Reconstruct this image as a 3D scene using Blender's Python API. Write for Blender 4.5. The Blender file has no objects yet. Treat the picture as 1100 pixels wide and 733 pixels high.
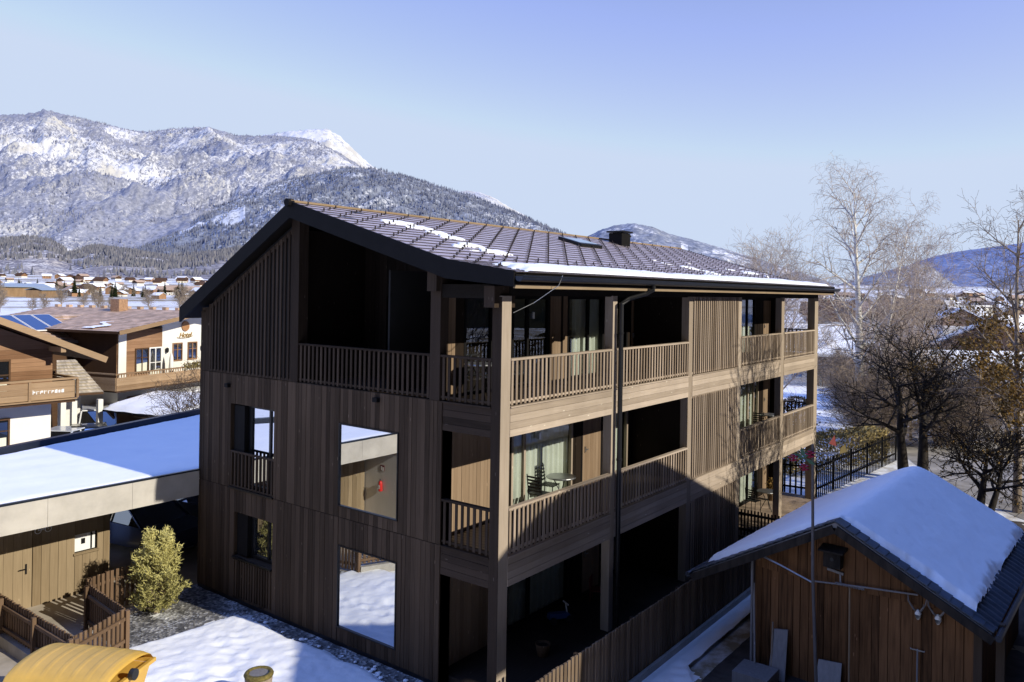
import bpy, math, random
from mathutils import Vector, Matrix, noise as mnoise

R = math.radians
rnd = random.Random(7)
scene = bpy.context.scene
col = scene.collection

# ------------------------------------------------------------------ camera
CAM = Vector((-12.1749, -9.4787, 8.1656))
YAW, ROLL, FPX, SHIFT = R(37.217), 0.015727, 854.82, 53.076
Fw = Vector((math.cos(YAW), math.sin(YAW), 0)); Rt = Vector((math.sin(YAW), -math.cos(YAW), 0)); Up = Vector((0, 0, 1))
Rt2 = Rt * math.cos(ROLL) + Up * math.sin(ROLL); Up2 = Up * math.cos(ROLL) - Rt * math.sin(ROLL)
cam_d = bpy.data.cameras.new('camera'); cam = bpy.data.objects.new('camera', cam_d); col.objects.link(cam)
cam.matrix_world = Matrix(((Rt2.x, Up2.x, -Fw.x, CAM.x), (Rt2.y, Up2.y, -Fw.y, CAM.y), (Rt2.z, Up2.z, -Fw.z, CAM.z), (0, 0, 0, 1)))
cam_d.sensor_fit = 'HORIZONTAL'; cam_d.sensor_width = 36; cam_d.lens = FPX / 1100 * 36
cam_d.shift_y = -SHIFT / 1100; cam_d.clip_start = 0.1; cam_d.clip_end = 40000
scene.camera = cam

def bearing(px, depth, z=0.0):
    """ground point seen along the bearing of photo column px at a given distance"""
    k = (px - 550) / FPX
    return Vector((CAM.x + depth * (Fw.x + Rt.x * k), CAM.y + depth * (Fw.y + Rt.y * k), z))
def ridge_pt(px, py, depth):
    d = Fw + Rt2 * ((px - 550) / FPX) - Up2 * ((py - 366.5 + SHIFT) / FPX)
    return CAM + d * depth

# ------------------------------------------------------------------ light
SUN_T = Vector((-.088, 1, -.525)).normalized()
sd = bpy.data.lights.new('sun', 'SUN'); so = bpy.data.objects.new('sun', sd); col.objects.link(so)
sd.energy = 5.0; sd.angle = R(.5); sd.color = (1.0, .935, .79)
so.rotation_euler = SUN_T.to_track_quat('-Z', 'Y').to_euler(); so.location = (0, -30, 40)
w = bpy.data.worlds.new('World'); scene.world = w; w.use_nodes = True
nt = w.node_tree; bg = nt.nodes['Background']
sky = nt.nodes.new('ShaderNodeTexSky'); sky.sky_type = 'NISHITA'; sky.sun_disc = False
SD = -SUN_T
sky.sun_elevation = math.asin(SD.z); sky.sun_rotation = math.atan2(SD.x, SD.y)
sky.altitude = 700; sky.air_density = 1.0; sky.dust_density = .6; sky.ozone_density = 2.5
SKY_STRENGTH = .13
hsv = nt.nodes.new('ShaderNodeHueSaturation'); hsv.inputs['Saturation'].default_value = .8
nt.links.new(sky.outputs[0], hsv.inputs['Color'])
tcw = nt.nodes.new('ShaderNodeTexCoord'); sepw = nt.nodes.new('ShaderNodeSeparateXYZ'); nt.links.new(tcw.outputs['Generated'], sepw.inputs[0])
rw = nt.nodes.new('ShaderNodeValToRGB'); nt.links.new(sepw.outputs['Z'], rw.inputs[0]); e = rw.color_ramp.elements
for p_, c_ in ((.0, (.84, .85, 1.0)), (.12, (.90, .82, 1.02)), (.24, (.905, .81, 1.03)), (.35, (.865, .81, 1.03)), (.48, (.86, .80, 1.05)), (1.0, (.86, .80, 1.05))):
    q_ = e[0] if p_ == 0 else (e[-1] if p_ == 1 else e.new(p_)); q_.position = p_; q_.color = c_ + (1,)
tint = nt.nodes.new('ShaderNodeMix'); tint.data_type = 'RGBA'; tint.blend_type = 'MULTIPLY'; tint.inputs[0].default_value = 1
nt.links.new(hsv.outputs[0], tint.inputs[6]); nt.links.new(rw.outputs[0], tint.inputs[7])
gain = nt.nodes.new('ShaderNodeMix'); gain.data_type = 'RGBA'; gain.blend_type = 'MULTIPLY'; gain.inputs[0].default_value = 1; gain.inputs[7].default_value = (1.8, 1.8, 1.8, 1)
nt.links.new(tint.outputs[2], gain.inputs[6])
lim = nt.nodes.new('ShaderNodeMix'); lim.data_type = 'RGBA'; lim.blend_type = 'DARKEN'; lim.inputs[0].default_value = 1
lim.inputs[7].default_value = (.605 / SKY_STRENGTH, .71 / SKY_STRENGTH, .905 / SKY_STRENGTH, 1)
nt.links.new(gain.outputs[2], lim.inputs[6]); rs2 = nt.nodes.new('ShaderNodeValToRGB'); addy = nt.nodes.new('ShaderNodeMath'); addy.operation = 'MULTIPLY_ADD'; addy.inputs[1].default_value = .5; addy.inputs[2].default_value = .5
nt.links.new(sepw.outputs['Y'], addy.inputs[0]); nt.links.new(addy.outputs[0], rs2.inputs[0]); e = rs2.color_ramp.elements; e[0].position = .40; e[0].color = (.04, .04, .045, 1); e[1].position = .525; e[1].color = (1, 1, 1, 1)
rz3 = nt.nodes.new('ShaderNodeValToRGB'); nt.links.new(sepw.outputs['Z'], rz3.inputs[0]); e = rz3.color_ramp.elements
for p_, c_ in ((.40, (.5, .5, .5)), (.52, (.72, .90, 1.15)), (1.0, (1.15, 1.65, 2.1))):
    q_ = e[0] if p_ == .40 else (e[-1] if p_ == 1 else e.new(p_)); q_.position = p_; q_.color = c_ + (1,)
zen = nt.nodes.new('ShaderNodeMix'); zen.data_type = 'RGBA'; zen.blend_type = 'MULTIPLY'; zen.inputs[0].default_value = 1
nt.links.new(lim.outputs[2], zen.inputs[6]); nt.links.new(rz3.outputs[0], zen.inputs[7])
dbl = nt.nodes.new('ShaderNodeMix'); dbl.data_type = 'RGBA'; dbl.blend_type = 'MULTIPLY'; dbl.inputs[0].default_value = 1; dbl.inputs[7].default_value = (2, 2, 2, 1); nt.links.new(zen.outputs[2], dbl.inputs[6])
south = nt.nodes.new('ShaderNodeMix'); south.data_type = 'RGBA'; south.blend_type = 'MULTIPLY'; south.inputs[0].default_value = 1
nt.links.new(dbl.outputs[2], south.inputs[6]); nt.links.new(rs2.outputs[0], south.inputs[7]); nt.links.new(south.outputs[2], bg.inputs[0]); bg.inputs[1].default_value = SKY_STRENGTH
scene.view_settings.view_transform = 'Standard'; scene.view_settings.look = 'None'
scene.view_settings.exposure = 0; scene.view_settings.gamma = 1
scene.cycles.max_bounces = 8; scene.cycles.transparent_max_bounces = 16
scene.cycles.caustics_reflective = False; scene.cycles.caustics_refractive = False

# ------------------------------------------------------------------ material helpers
class NT:
    def __init__(s, name):
        s.m = bpy.data.materials.new(name); s.m.use_nodes = True; s.t = s.m.node_tree; s.t.nodes.clear()
        s.out = s.t.nodes.new('ShaderNodeOutputMaterial')
    def n(s, typ, **kw):
        nd = s.t.nodes.new('ShaderNode' + typ)
        for k, v in kw.items():
            if k.startswith('_'): setattr(nd, k[1:], v)
        for k, v in kw.items():
            if not k.startswith('_'):
                sock = nd.inputs[int(k[1:])] if k[0] == 'i' and k[1:].isdigit() else nd.inputs[k.replace('__', ' ')]
                if hasattr(v, 'is_linked') or hasattr(v, 'links'): s.t.links.new(v, sock)
                else:
                    if isinstance(v, tuple) and len(v) == 3 and sock.type == 'RGBA': v = v + (1,)
                    sock.default_value = v
        return nd
    def math(s, op, a, b=0.0, c=None, clamp=False):
        kw = dict(i0=a, i1=b, _operation=op, _use_clamp=clamp)
        if c is not None: kw['i2'] = c
        return s.n('Math', **kw).outputs[0]
    def mix(s, f, a, b, blend='MIX'):
        return s.n('Mix', _data_type='RGBA', _blend_type=blend, i0=f, i6=a, i7=b).outputs[2]
    def ramp(s, f, stops):
        nd = s.n('ValToRGB', i0=f); e = nd.color_ramp.elements
        while len(e) < len(stops): e.new(.5)
        for q, (p, c) in zip(e, stops):
            q.position = p; q.color = (c if isinstance(c, tuple) else (c, c, c)) + (1,)
        return nd.outputs[0]
    def coord(s, scale=(1, 1, 1), kind='Object', rot=(0, 0, 0)):
        tc = s.n('TexCoord'); mp = s.n('Mapping', i0=tc.outputs[kind]); mp.inputs['Scale'].default_value = scale
        mp.inputs['Rotation'].default_value = rot
        return mp.outputs[0]
    def noise(s, v, scale=1.0, detail=4.0, rough=.55):
        return s.n('TexNoise', Vector=v, Scale=scale, Detail=detail, Roughness=rough).outputs[0]
    def tone(s):
        return s.n('Attribute', _attribute_name='tone').outputs['Fac']
    def bsdf(s, color, rough=.7, metal=0.0, bump=None, bstr=.3, bdist=.02, spec=.4, **kw):
        b = s.n('BsdfPrincipled', Base__Color=color, Roughness=rough, Metallic=metal)
        b.inputs['Specular IOR Level'].default_value = spec
        for k, v in kw.items(): b.inputs[k.replace('__', ' ')].default_value = v
        if bump is not None:
            bp = s.n('Bump', Height=bump, Strength=bstr, Distance=bdist); s.t.links.new(bp.outputs[0], b.inputs['Normal'])
        s.t.links.new(b.outputs[0], s.out.inputs[0]); return b

def m_wood(name, dark, light, axis='z', grain=1.0, knots=True, rough=.75, weather=.35):
    q = NT(name)
    st = {'x': (1.2, 22, 22), 'y': (22, 1.2, 22), 'z': (22, 22, 1.2)}[axis]
    g = q.noise(q.coord(st), 1.0, 5, .6)
    t = q.tone()
    f = q.math('ADD', q.math('MULTIPLY', t, .75), q.math('MULTIPLY', q.math('SUBTRACT', g, .35), .9 * grain), clamp=True)
    c = q.mix(f, dark, light)
    wn = q.noise(q.coord((.55, .55, .25)), 1.0, 4, .6)
    c = q.mix(weather, c, q.ramp(wn, [(.3, .25), (.7, 1.0)]), 'MULTIPLY')
    if knots:
        ks = {'x': (1.6, 7, 7), 'y': (7, 1.6, 7), 'z': (7, 7, 1.6)}[axis]
        v = q.n('TexVoronoi', Vector=q.coord(ks), Scale=1.0).outputs['Distance']
        kk = q.ramp(v, [(.0, 1.0), (.05, .9), (.075, 0.0)])
        c = q.mix(q.math('MULTIPLY', kk, .55), c, tuple(min(1, x * 1.9 + .05) for x in light))
    q.bsdf(c, rough, bump=g, bstr=.25, bdist=.01, spec=.08)
    return q.m
def m_plain(name, c, rough=.6, metal=0.0, var=.15, scale=3.0, bump=.1, spec=.4, tone=False, **kw):
    q = NT(name); n = q.noise(q.coord(), scale, 5, .6)
    lo = tuple(x * (1 - var) for x in c); hi = tuple(min(1, x * (1 + var)) for x in c)
    cc = q.mix(q.ramp(n, [(.3, 0.0), (.7, 1.0)]), lo, hi)
    if tone: cc = q.mix(.8, cc, q.ramp(q.tone(), [(0.0, .55), (1.0, 1.0)]), 'MULTIPLY')
    q.bsdf(cc, rough, metal, bump=n, bstr=bump, spec=spec, **kw); return q.m
def m_snow(name, dirt=0.0, fine=1.0):
    q = NT(name)
    a = q.noise(q.coord(), 1.3, 5, .6); b = q.noise(q.coord(), 9.0, 4, .6); c = q.noise(q.coord(), 70, 3, .7)
    h = q.math('ADD', q.math('ADD', q.math('MULTIPLY', a, 1.0), q.math('MULTIPLY', b, .35)), q.math('MULTIPLY', c, .12))
    base = q.mix(q.ramp(a, [(.35, 0.0), (.65, 1.0)]), (.90, .91, .93), (.94, .945, .95))
    if dirt:
        d = q.ramp(q.math('ADD', q.math('MULTIPLY', a, .6), q.math('MULTIPLY', b, .4)), [(.56, 0.0), (.66, dirt)])
        base = q.mix(d, base, (.28, .24, .19))
    q.bsdf(base, .6, bump=h, bstr=.28 * fine, bdist=.10, spec=.25); return q.m
def m_glass(name, refl=.25, tint_=(.8, .85, .85), dark=False):
    q = NT(name)
    g = q.n('BsdfGlossy', Color=(.92, .95, 1.0), Roughness=.01)
    nz = q.noise(q.coord(), .8, 2, .5); bp = q.n('Bump', Height=nz, Strength=.02, Distance=.05); q.t.links.new(bp.outputs[0], g.inputs['Normal'])
    t = q.n('BsdfDiffuse', Color=(.012, .014, .016)) if dark else q.n('BsdfTransparent', Color=tint_)
    f = q.n('LayerWeight', Blend=.25).outputs['Fresnel']
    fac = q.math('ADD', q.math('MULTIPLY', f, 1 - refl), refl, clamp=True)
    mx = q.n('MixShader', i0=fac, i1=t.outputs[0], i2=g.outputs[0]); q.t.links.new(mx.outputs[0], q.out.inputs[0]); return q.m
def m_foliage(name, c0, c1, rough=.7, trans=.15):
    q = NT(name); c = q.mix(q.tone(), c0, c1)
    n = q.noise(q.coord(), 1.5, 3); c = q.mix(.5, c, q.ramp(n, [(.3, .45), (.7, 1.0)]), 'MULTIPLY')
    d = q.n('BsdfDiffuse', Color=c); t = q.n('BsdfTranslucent', Color=c)
    mx = q.n('MixShader', i0=trans, i1=d.outputs[0], i2=t.outputs[0]); q.t.links.new(mx.outputs[0], q.out.inputs[0]); return q.m
def m_bark(name, c0, c1, scale=(6, 6, 1.5), birch=False):
    q = NT(name); n = q.noise(q.coord(scale), 1.0, 6, .65)
    c = q.mix(q.ramp(n, [(.35, 0.0), (.65, 1.0)]), c0, c1)
    if birch:
        m_ = q.noise(q.coord((2.5, 2.5, 9)), 1.0, 4, .7); c = q.mix(q.ramp(m_, [(.56, 0.0), (.63, .9)]), c, (.03, .028, .025))
    q.bsdf(c, .85, bump=n, bstr=.5, bdist=.03, spec=.2); return q.m

M = {}
M['clad'] = m_wood('shade_toned_boards', (.036, .024, .0155), (.115, .079, .052), 'z')  # gable wood: darker copy of the facade stain, shade put in the colour
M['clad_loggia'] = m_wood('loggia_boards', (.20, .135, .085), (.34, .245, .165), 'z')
M['clad_dark'] = m_wood('loggia_shade_boards', (.010, .007, .0055), (.026, .018, .013), 'z')  # recess boards near black: loggia shade put in the colour
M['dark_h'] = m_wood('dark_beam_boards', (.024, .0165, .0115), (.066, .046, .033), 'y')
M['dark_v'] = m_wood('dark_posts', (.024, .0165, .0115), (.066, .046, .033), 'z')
M['sun_h'] = m_wood('sunlit_toned_beam_boards', (.33, .262, .20), (.58, .478, .385), 'x')  # same wood, paler copy: sunlight on the long side put in the colour
M['sun_v'] = m_wood('sunlit_toned_posts', (.29, .23, .175), (.53, .44, .35), 'z')
M['slat_v'] = m_wood('slats', (.19, .14, .10), (.48, .38, .295), 'z', knots=False)
M['fence_slat'] = m_wood('terrace_fence_slats', (.10, .07, .047), (.30, .22, .15), 'z', knots=False)
M['slat_d'] = m_wood('dark_slats', (.03, .021, .015), (.085, .06, .042), 'z', knots=False)
M['barge'] = m_plain('black_barge_board', (.008, .0075, .008), .7, spec=.12)
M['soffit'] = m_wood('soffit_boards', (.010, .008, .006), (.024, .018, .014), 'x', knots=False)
M['eave_board'] = m_wood('eave_board', (.24, .17, .10), (.36, .27, .18), 'x', knots=False)
M['gutter'] = m_plain('dark_gutter_metal', (.028, .034, .05), .35, .6, bump=.02)
M['black_metal'] = m_plain('black_metal', (.012, .012, .014), .4, .3, bump=.02)
M['steel'] = m_plain('steel', (.45, .46, .47), .35, .9, bump=.02)
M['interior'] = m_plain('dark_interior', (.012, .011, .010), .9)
M['concrete'] = m_plain('concrete', (.38, .36, .33), .9, var=.2, scale=2)
M['pale_panel'] = m_plain('pale_fascia_panel', (.48, .45, .41), .85, var=.14, scale=1.6)
M['snow'] = m_snow('snow'); M['snow_roof'] = m_snow('roof_snow', fine=.7); M['snow_dirty'] = m_snow('patchy_snow', .9)
M['glass_mirror'] = m_glass('mirroring_pane', .74, dark=True)
M['glass_dark'] = m_glass('dark_pane', .3, dark=True)
M['glass'] = m_glass('clear_pane', .07)
M['curtain'] = m_plain('cream_curtain', (.72, .72, .62), .9, var=.06)
M['white'] = m_plain('white_render', (.80, .78, .74), .9, var=.05, scale=1.2)
M['white_paint'] = m_plain('white_paint', (.8, .8, .8), .5, var=.03)
M['red'] = m_plain('red_paint', (.62, .03, .025), .4, var=.1)
M['maroon'] = m_plain('dark_maroon_plastic', (.14, .012, .014), .5)  # plain dark red, toned down
M['blue'] = m_plain('blue_plastic', (.03, .08, .24), .5, var=.1)
M['black'] = m_plain('black_plastic', (.02, .02, .022), .5)
M['tan_slat'] = m_wood('bike_shed_boards', (.20, .145, .085), (.36, .275, .175), 'z')
M['fence'] = m_wood('brown_picket_wood', (.12, .075, .045), (.23, .15, .095), 'z')
M['shed_v'] = m_wood('old_shed_boards', (.018, .009, .005), (.24, .115, .05), 'z', grain=1.9, weather=.9)
M['grey_wood'] = m_wood('grey_weathered_wood', (.16, .15, .15), (.34, .32, .31), 'z')
M['deck'] = m_wood('deck_boards', (.03, .022, .017), (.075, .056, .042), 'x')

def m_roof():
    q = NT('brown_metal_tiles'); t = q.tone(); n = q.noise(q.coord(), 2.2, 5, .6)
    c = q.mix(q.math('ADD', q.math('MULTIPLY', t, .30), q.math('MULTIPLY', n, .6)), (.33, .265, .262), (.66, .56, .555)); c = q.mix(q.ramp(t, [(0.0, 1.0), (.01, 0.0)]), c, (.03, .024, .024))
    q.bsdf(c, .42, .15, bump=q.noise(q.coord(), 14, 3), bstr=.08, spec=.5); return q.m
M['roof'] = m_roof()
def m_gravel():
    q = NT('dark_gravel'); v = q.n('TexVoronoi', Vector=q.coord(), Scale=13.0); n = q.noise(q.coord(), .9, 4, .6)
    c = q.ramp(v.outputs['Color'], [(.1, (.05, .05, .055)), (.6, (.16, .155, .15)), (.95, (.42, .41, .40))])
    sn = q.ramp(q.math('ADD', q.math('MULTIPLY', n, .7), q.math('MULTIPLY', q.noise(q.coord(), 16, 3), .45)), [(.60, 0.0), (.72, .8)])
    c = q.mix(sn, c, (.8, .82, .86))
    q.bsdf(c, .9, bump=v.outputs['Distance'], bstr=.9, bdist=.03); return q.m
M['gravel'] = m_gravel()
def m_ground():
    q = NT('snowy_ground')
    far = q.coord((.006, .006, .006)); a = q.noise(far, 1.0, 5, .55); b = q.noise(q.coord((.16, .16, .16)), 1.0, 6, .65)
    cc = q.noise(q.coord((1.5, 1.5, 1.5)), 1.0, 5, .65)
    st = q.noise(q.coord((.0022, .018, .01), rot=(0, 0, R(-38))), 1.0, 4, .55)
    m1 = q.math('ADD', q.math('MULTIPLY', a, .25), q.math('ADD', q.math('MULTIPLY', b, .25), q.math('ADD', q.math('MULTIPLY', st, .35), q.math('MULTIPLY', cc, .15))))
    f = q.ramp(m1, [(.49, 0.0), (.55, 1.0)])
    earth = q.mix(cc, (.16, .12, .07), (.33, .27, .17))
    c = q.mix(f, (.85, .86, .89), earth)
    q.bsdf(c, .85, bump=q.math('ADD', b, q.math('MULTIPLY', cc, .3)), bstr=.4, bdist=.15, spec=.2); return q.m
M['ground'] = m_ground()
M['asphalt'] = m_plain('wet_asphalt_with_snow', (.30, .28, .26), .8, var=.5, scale=.7)
M['paving'] = m_plain('pale_paving', (.42, .37, .31), .85, var=.25, scale=1.2)
M['birch'] = m_bark('birch_bark', (.68, .66, .62), (.88, .86, .82), birch=True)
M['birch_twig'] = m_bark('birch_twigs', (.34, .27, .22), (.56, .47, .40))
M['bark'] = m_bark('brown_bark', (.06, .045, .035), (.14, .105, .08))
M['bark_grey'] = m_bark('grey_brown_bark', (.19, .15, .115), (.36, .29, .23))
M['bark_dark'] = m_bark('black_bark', (.012, .010, .009), (.04, .032, .026))
M['leaf_brown'] = m_foliage('dead_leaves', (.10, .055, .02), (.38, .25, .09))
M['juniper'] = m_foliage('juniper_needles', (.16, .15, .04), (.82, .75, .31), trans=.1)
M['hedge'] = m_foliage('hedge_leaves', (.14, .11, .045), (.66, .52, .24))
M['conifer'] = m_foliage('conifer_needles', (.015, .025, .014), (.06, .075, .035))
M['shrub'] = m_foliage('dark_shrub', (.04, .035, .018), (.17, .14, .07))

# ------------------------------------------------------------------ mesh builder
class MB:
    def __init__(s): s.v = []; s.f = []; s.t = []; s.mi = []; s.cur = 0
    def face(s, idx, tone): s.f.append(idx); s.t.append(tone); s.mi.append(s.cur)
    def quad(s, a, b, c, d, tone=None):
        i = len(s.v); s.v += [tuple(a), tuple(b), tuple(c), tuple(d)]; s.face((i, i+1, i+2, i+3), rnd.random() if tone is None else tone)
    def tri(s, a, b, c, tone=None):
        i = len(s.v); s.v += [tuple(a), tuple(b), tuple(c)]; s.face((i, i+1, i+2), rnd.random() if tone is None else tone)
    def hexa(s, P, tone=None):
        tone = rnd.random() if tone is None else tone; i = len(s.v); s.v += [tuple(p) for p in P]
        for q in ((0, 3, 2, 1), (4, 5, 6, 7), (0, 1, 5, 4), (1, 2, 6, 5), (2, 3, 7, 6), (3, 0, 4, 7)):
            s.face(tuple(i + k for k in q), tone)
    def box(s, x0, x1, y0, y1, z0, z1, tone=None):
        s.hexa(((x0, y0, z0), (x1, y0, z0), (x1, y1, z0), (x0, y1, z0), (x0, y0, z1), (x1, y0, z1), (x1, y1, z1), (x0, y1, z1)), tone)
    def bar(s, a, b, w, h, tone=None, up=(0, 0, 1)):
        a = Vector(a); b = Vector(b); d = (b - a).normalized(); u = Vector(up)
        if abs(d.dot(u)) > .98: u = Vector((1, 0, 0))
        r = d.cross(u).normalized() * (w / 2); u = r.cross(d).normalized() * (h / 2)
        s.hexa((a - r - u, a + r - u, b + r - u, b - r - u, a - r + u, a + r + u, b + r + u, b - r + u), tone)
    def prism(s, poly, vec, tone=None):
        tone = rnd.random() if tone is None else tone; n = len(poly); i = len(s.v); vec = Vector(vec)
        s.v += [tuple(p) for p in poly] + [tuple(Vector(p) + vec) for p in poly]
        s.face(tuple(range(i + n - 1, i - 1, -1)), tone); s.face(tuple(range(i + n, i + 2 * n)), tone)
        for k in range(n):
            j = (k + 1) % n; s.face((i + k, i + j, i + n + j, i + n + k), tone)
    def tube(s, pts, rad, n=6, tone=None, cap=True):
        tone = rnd.random() if tone is None else tone; pts = [Vector(p) for p in pts]; i0 = len(s.v); m = len(pts)
        if not isinstance(rad, (list, tuple)): rad = [rad] * m
        prev = None
        for k in range(m):
            d = (pts[min(k + 1, m - 1)] - pts[max(k - 1, 0)])
            if d.length < 1e-9: d = Vector((0, 0, 1))
            d.normalize()
            if prev is None:
                u = Vector((0, 0, 1)) if abs(d.z) < .9 else Vector((1, 0, 0)); a = d.cross(u).normalized()
            else:
                a = prev - d * prev.dot(d)
                a = a.normalized() if a.length > 1e-6 else d.orthogonal().normalized()
            prev = a; b = d.cross(a)
            for q in range(n):
                an = 2 * math.pi * q / n; s.v.append(tuple(pts[k] + (a * math.cos(an) + b * math.sin(an)) * rad[k]))
        for k in range(m - 1):
            for q in range(n):
                j = (q + 1) % n; A = i0 + k * n
                s.face((A + q, A + j, A + n + j, A + n + q), tone)
        if cap and n > 3:
            s.face(tuple(i0 + q for q in range(n - 1, -1, -1)), tone); s.face(tuple(i0 + (m - 1) * n + q for q in range(n)), tone)
    def lathe(s, prof, c=(0, 0, 0), n=16, tone=None):
        tone = rnd.random() if tone is None else tone; i0 = len(s.v); m = len(prof)
        for r, z in prof:
            for q in range(n):
                an = 2 * math.pi * q / n; s.v.append((c[0] + r * math.cos(an), c[1] + r * math.sin(an), c[2] + z))
        for k in range(m - 1):
            for q in range(n):
                j = (q + 1) % n; s.face((i0 + k * n + q, i0 + k * n + j, i0 + (k + 1) * n + j, i0 + (k + 1) * n + q), tone)
        s.face(tuple(i0 + q for q in range(n - 1, -1, -1)), tone); s.face(tuple(i0 + (m - 1) * n + q for q in range(n)), tone)
    def grid(s, fn, nu, nv, tone=0.5, keep=None):
        i0 = len(s.v)
        for a in range(nu + 1):
            for b in range(nv + 1): s.v.append(tuple(fn(a / nu, b / nv)))
        for a in range(nu):
            for b in range(nv):
                if keep and not keep((a + .5) / nu, (b + .5) / nv): continue
                k = i0 + a * (nv + 1) + b
                s.face((k, k + nv + 1, k + nv + 2, k + 1), tone if not callable(tone) else tone(a, b))
    def build(s, name, mats, parent=None, smooth=False, loc=None):
        me = bpy.data.meshes.new(name); me.from_pydata(s.v, [], s.f); me.validate(clean_customdata=False)
        at = me.attributes.new('tone', 'FLOAT', 'FACE'); 
        if len(at.data) == len(s.t): at.data.foreach_set('value', s.t)
        mats = mats if isinstance(mats, (list, tuple)) else [mats]
        for mm in mats: me.materials.append(mm)
        if len(mats) > 1 and len(me.polygons) == len(s.mi): me.polygons.foreach_set('material_index', s.mi)
        if smooth: me.polygons.foreach_set('use_smooth', [True] * len(me.polygons))
        me.update()
        o = bpy.data.objects.new(name, me); col.objects.link(o)
        if parent: o.parent = parent
        if loc is not None: o.location = loc
        return o

def tag(o, label=None, cat=None, group=None, kind=None):
    if label: o['label'] = label
    if cat: o['category'] = cat
    if group: o['group'] = group
    if kind: o['kind'] = kind
    return o
def thing(name, label, cat, loc=(0, 0, 0), rz=0.0, group=None):
    o = bpy.data.objects.new(name, None); col.objects.link(o); o.location = loc; o.rotation_euler = (0, 0, rz)
    o.empty_display_size = .2
    return tag(o, label, cat, group)
def dup(root, loc, rz=0.0, scale=1.0, label=None, group=None, cat=None):
    r = root.copy(); col.objects.link(r); r.location = loc; r.rotation_euler = (0, 0, rz); r.scale = (scale,) * 3
    if label: r['label'] = label
    if group: r['group'] = group
    if cat: r['category'] = cat
    for ch in list(root.children):
        c = ch.copy(); col.objects.link(c); c.parent = r
        for g in list(ch.children):
            d = g.copy(); col.objects.link(d); d.parent = c
    return r

def lin(pts, x):
    if x <= pts[0][0]: return pts[0][1]
    for (a, b), (c, d) in zip(pts, pts[1:]):
        if x <= c: return b + (d - b) * (x - a) / (c - a)
    return pts[-1][1]
def sstep(a, b, x):
    t = max(0, min(1, (x - a) / (b - a))); return t * t * (3 - 2 * t)
def fbm(x, y, z=0.0, o=5): return mnoise.fractal(Vector((x, y, z)), 1.0, 2.0, o)

# ------------------------------------------------------------------ ground, valley
def ground_z(x, y):
    d = math.hypot(x - CAM.x, y - CAM.y)
    z = .024 * max(0, d - 520) * sstep(450, 900, d)
    z += sstep(120, 400, d) * fbm(x / 180, y / 180) * 1.2
    return z if d > 60 else 0.0
mb = MB(); rs = [0, 3, 6, 10, 15, 22, 32, 45, 60, 80, 105, 135, 170, 210, 260, 320, 400, 500, 620, 760, 920, 1100, 1300, 1550, 1900, 2400, 3200, 4500, 7000, 12000]
NA = 120; i0 = 0
for r in rs:
    for a in range(NA):
        x = 5 + r * math.cos(2 * math.pi * a / NA); y = r * math.sin(2 * math.pi * a / NA)
        mb.v.append((x, y, ground_z(x, y) if r < 2000 else ground_z(x, y) * .2 + 20))
for k in range(len(rs) - 1):
    for a in range(NA):
        b = (a + 1) % NA; mb.face((k * NA + a, (k + 1) * NA + a, (k + 1) * NA + b, k * NA + b), .5)
tag(mb.build('ground', M['ground'], smooth=True), 'snowy valley ground with tan grass patches running to the mountain foot', kind='structure')

# ------------------------------------------------------------------ mountains
def m_mount(name, forest, snow, rock, scale, thr, cover, rocky=.5):
    q = NT(name); P = q.coord((1 / scale,) * 3)
    big = q.noise(P, .055, 6, .62); mid = q.noise(P, .35, 5, .68)
    sp = q.n('TexVoronoi', Vector=q.coord((1 / scale, 1 / scale, .45 / scale)), Scale=1.1).outputs['Color']
    fine = q.noise(q.coord((1.4 / scale, 1.4 / scale, .7 / scale)), 1.0, 3, .75)
    t = q.tone()
    m = q.math('ADD', q.math('MULTIPLY', big, .95), q.math('ADD', q.math('MULTIPLY', mid, .5), q.math('MULTIPLY', fine, .95)))
    m = q.math('ADD', m, q.math('MULTIPLY', q.math('SUBTRACT', t, .5), cover))
    f = q.ramp(q.math('MULTIPLY', m, .42), [(thr - .035, 0.0), (thr + .035, 1.0)])
    fc = q.mix(sp, tuple(x * .72 for x in forest), tuple(x * 1.25 for x in forest))
    fc = q.mix(q.ramp(fine, [(.4, 0.0), (.7, .35)]), fc, snow)
    rk = q.ramp(q.noise(P, .11, 4, .5), [(.52, 0.0), (.60, rocky)])
    sn = q.mix(rk, snow, rock)
    c = q.mix(f, fc, sn)
    q.bsdf(c, .95, spec=.0); return q.m
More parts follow.
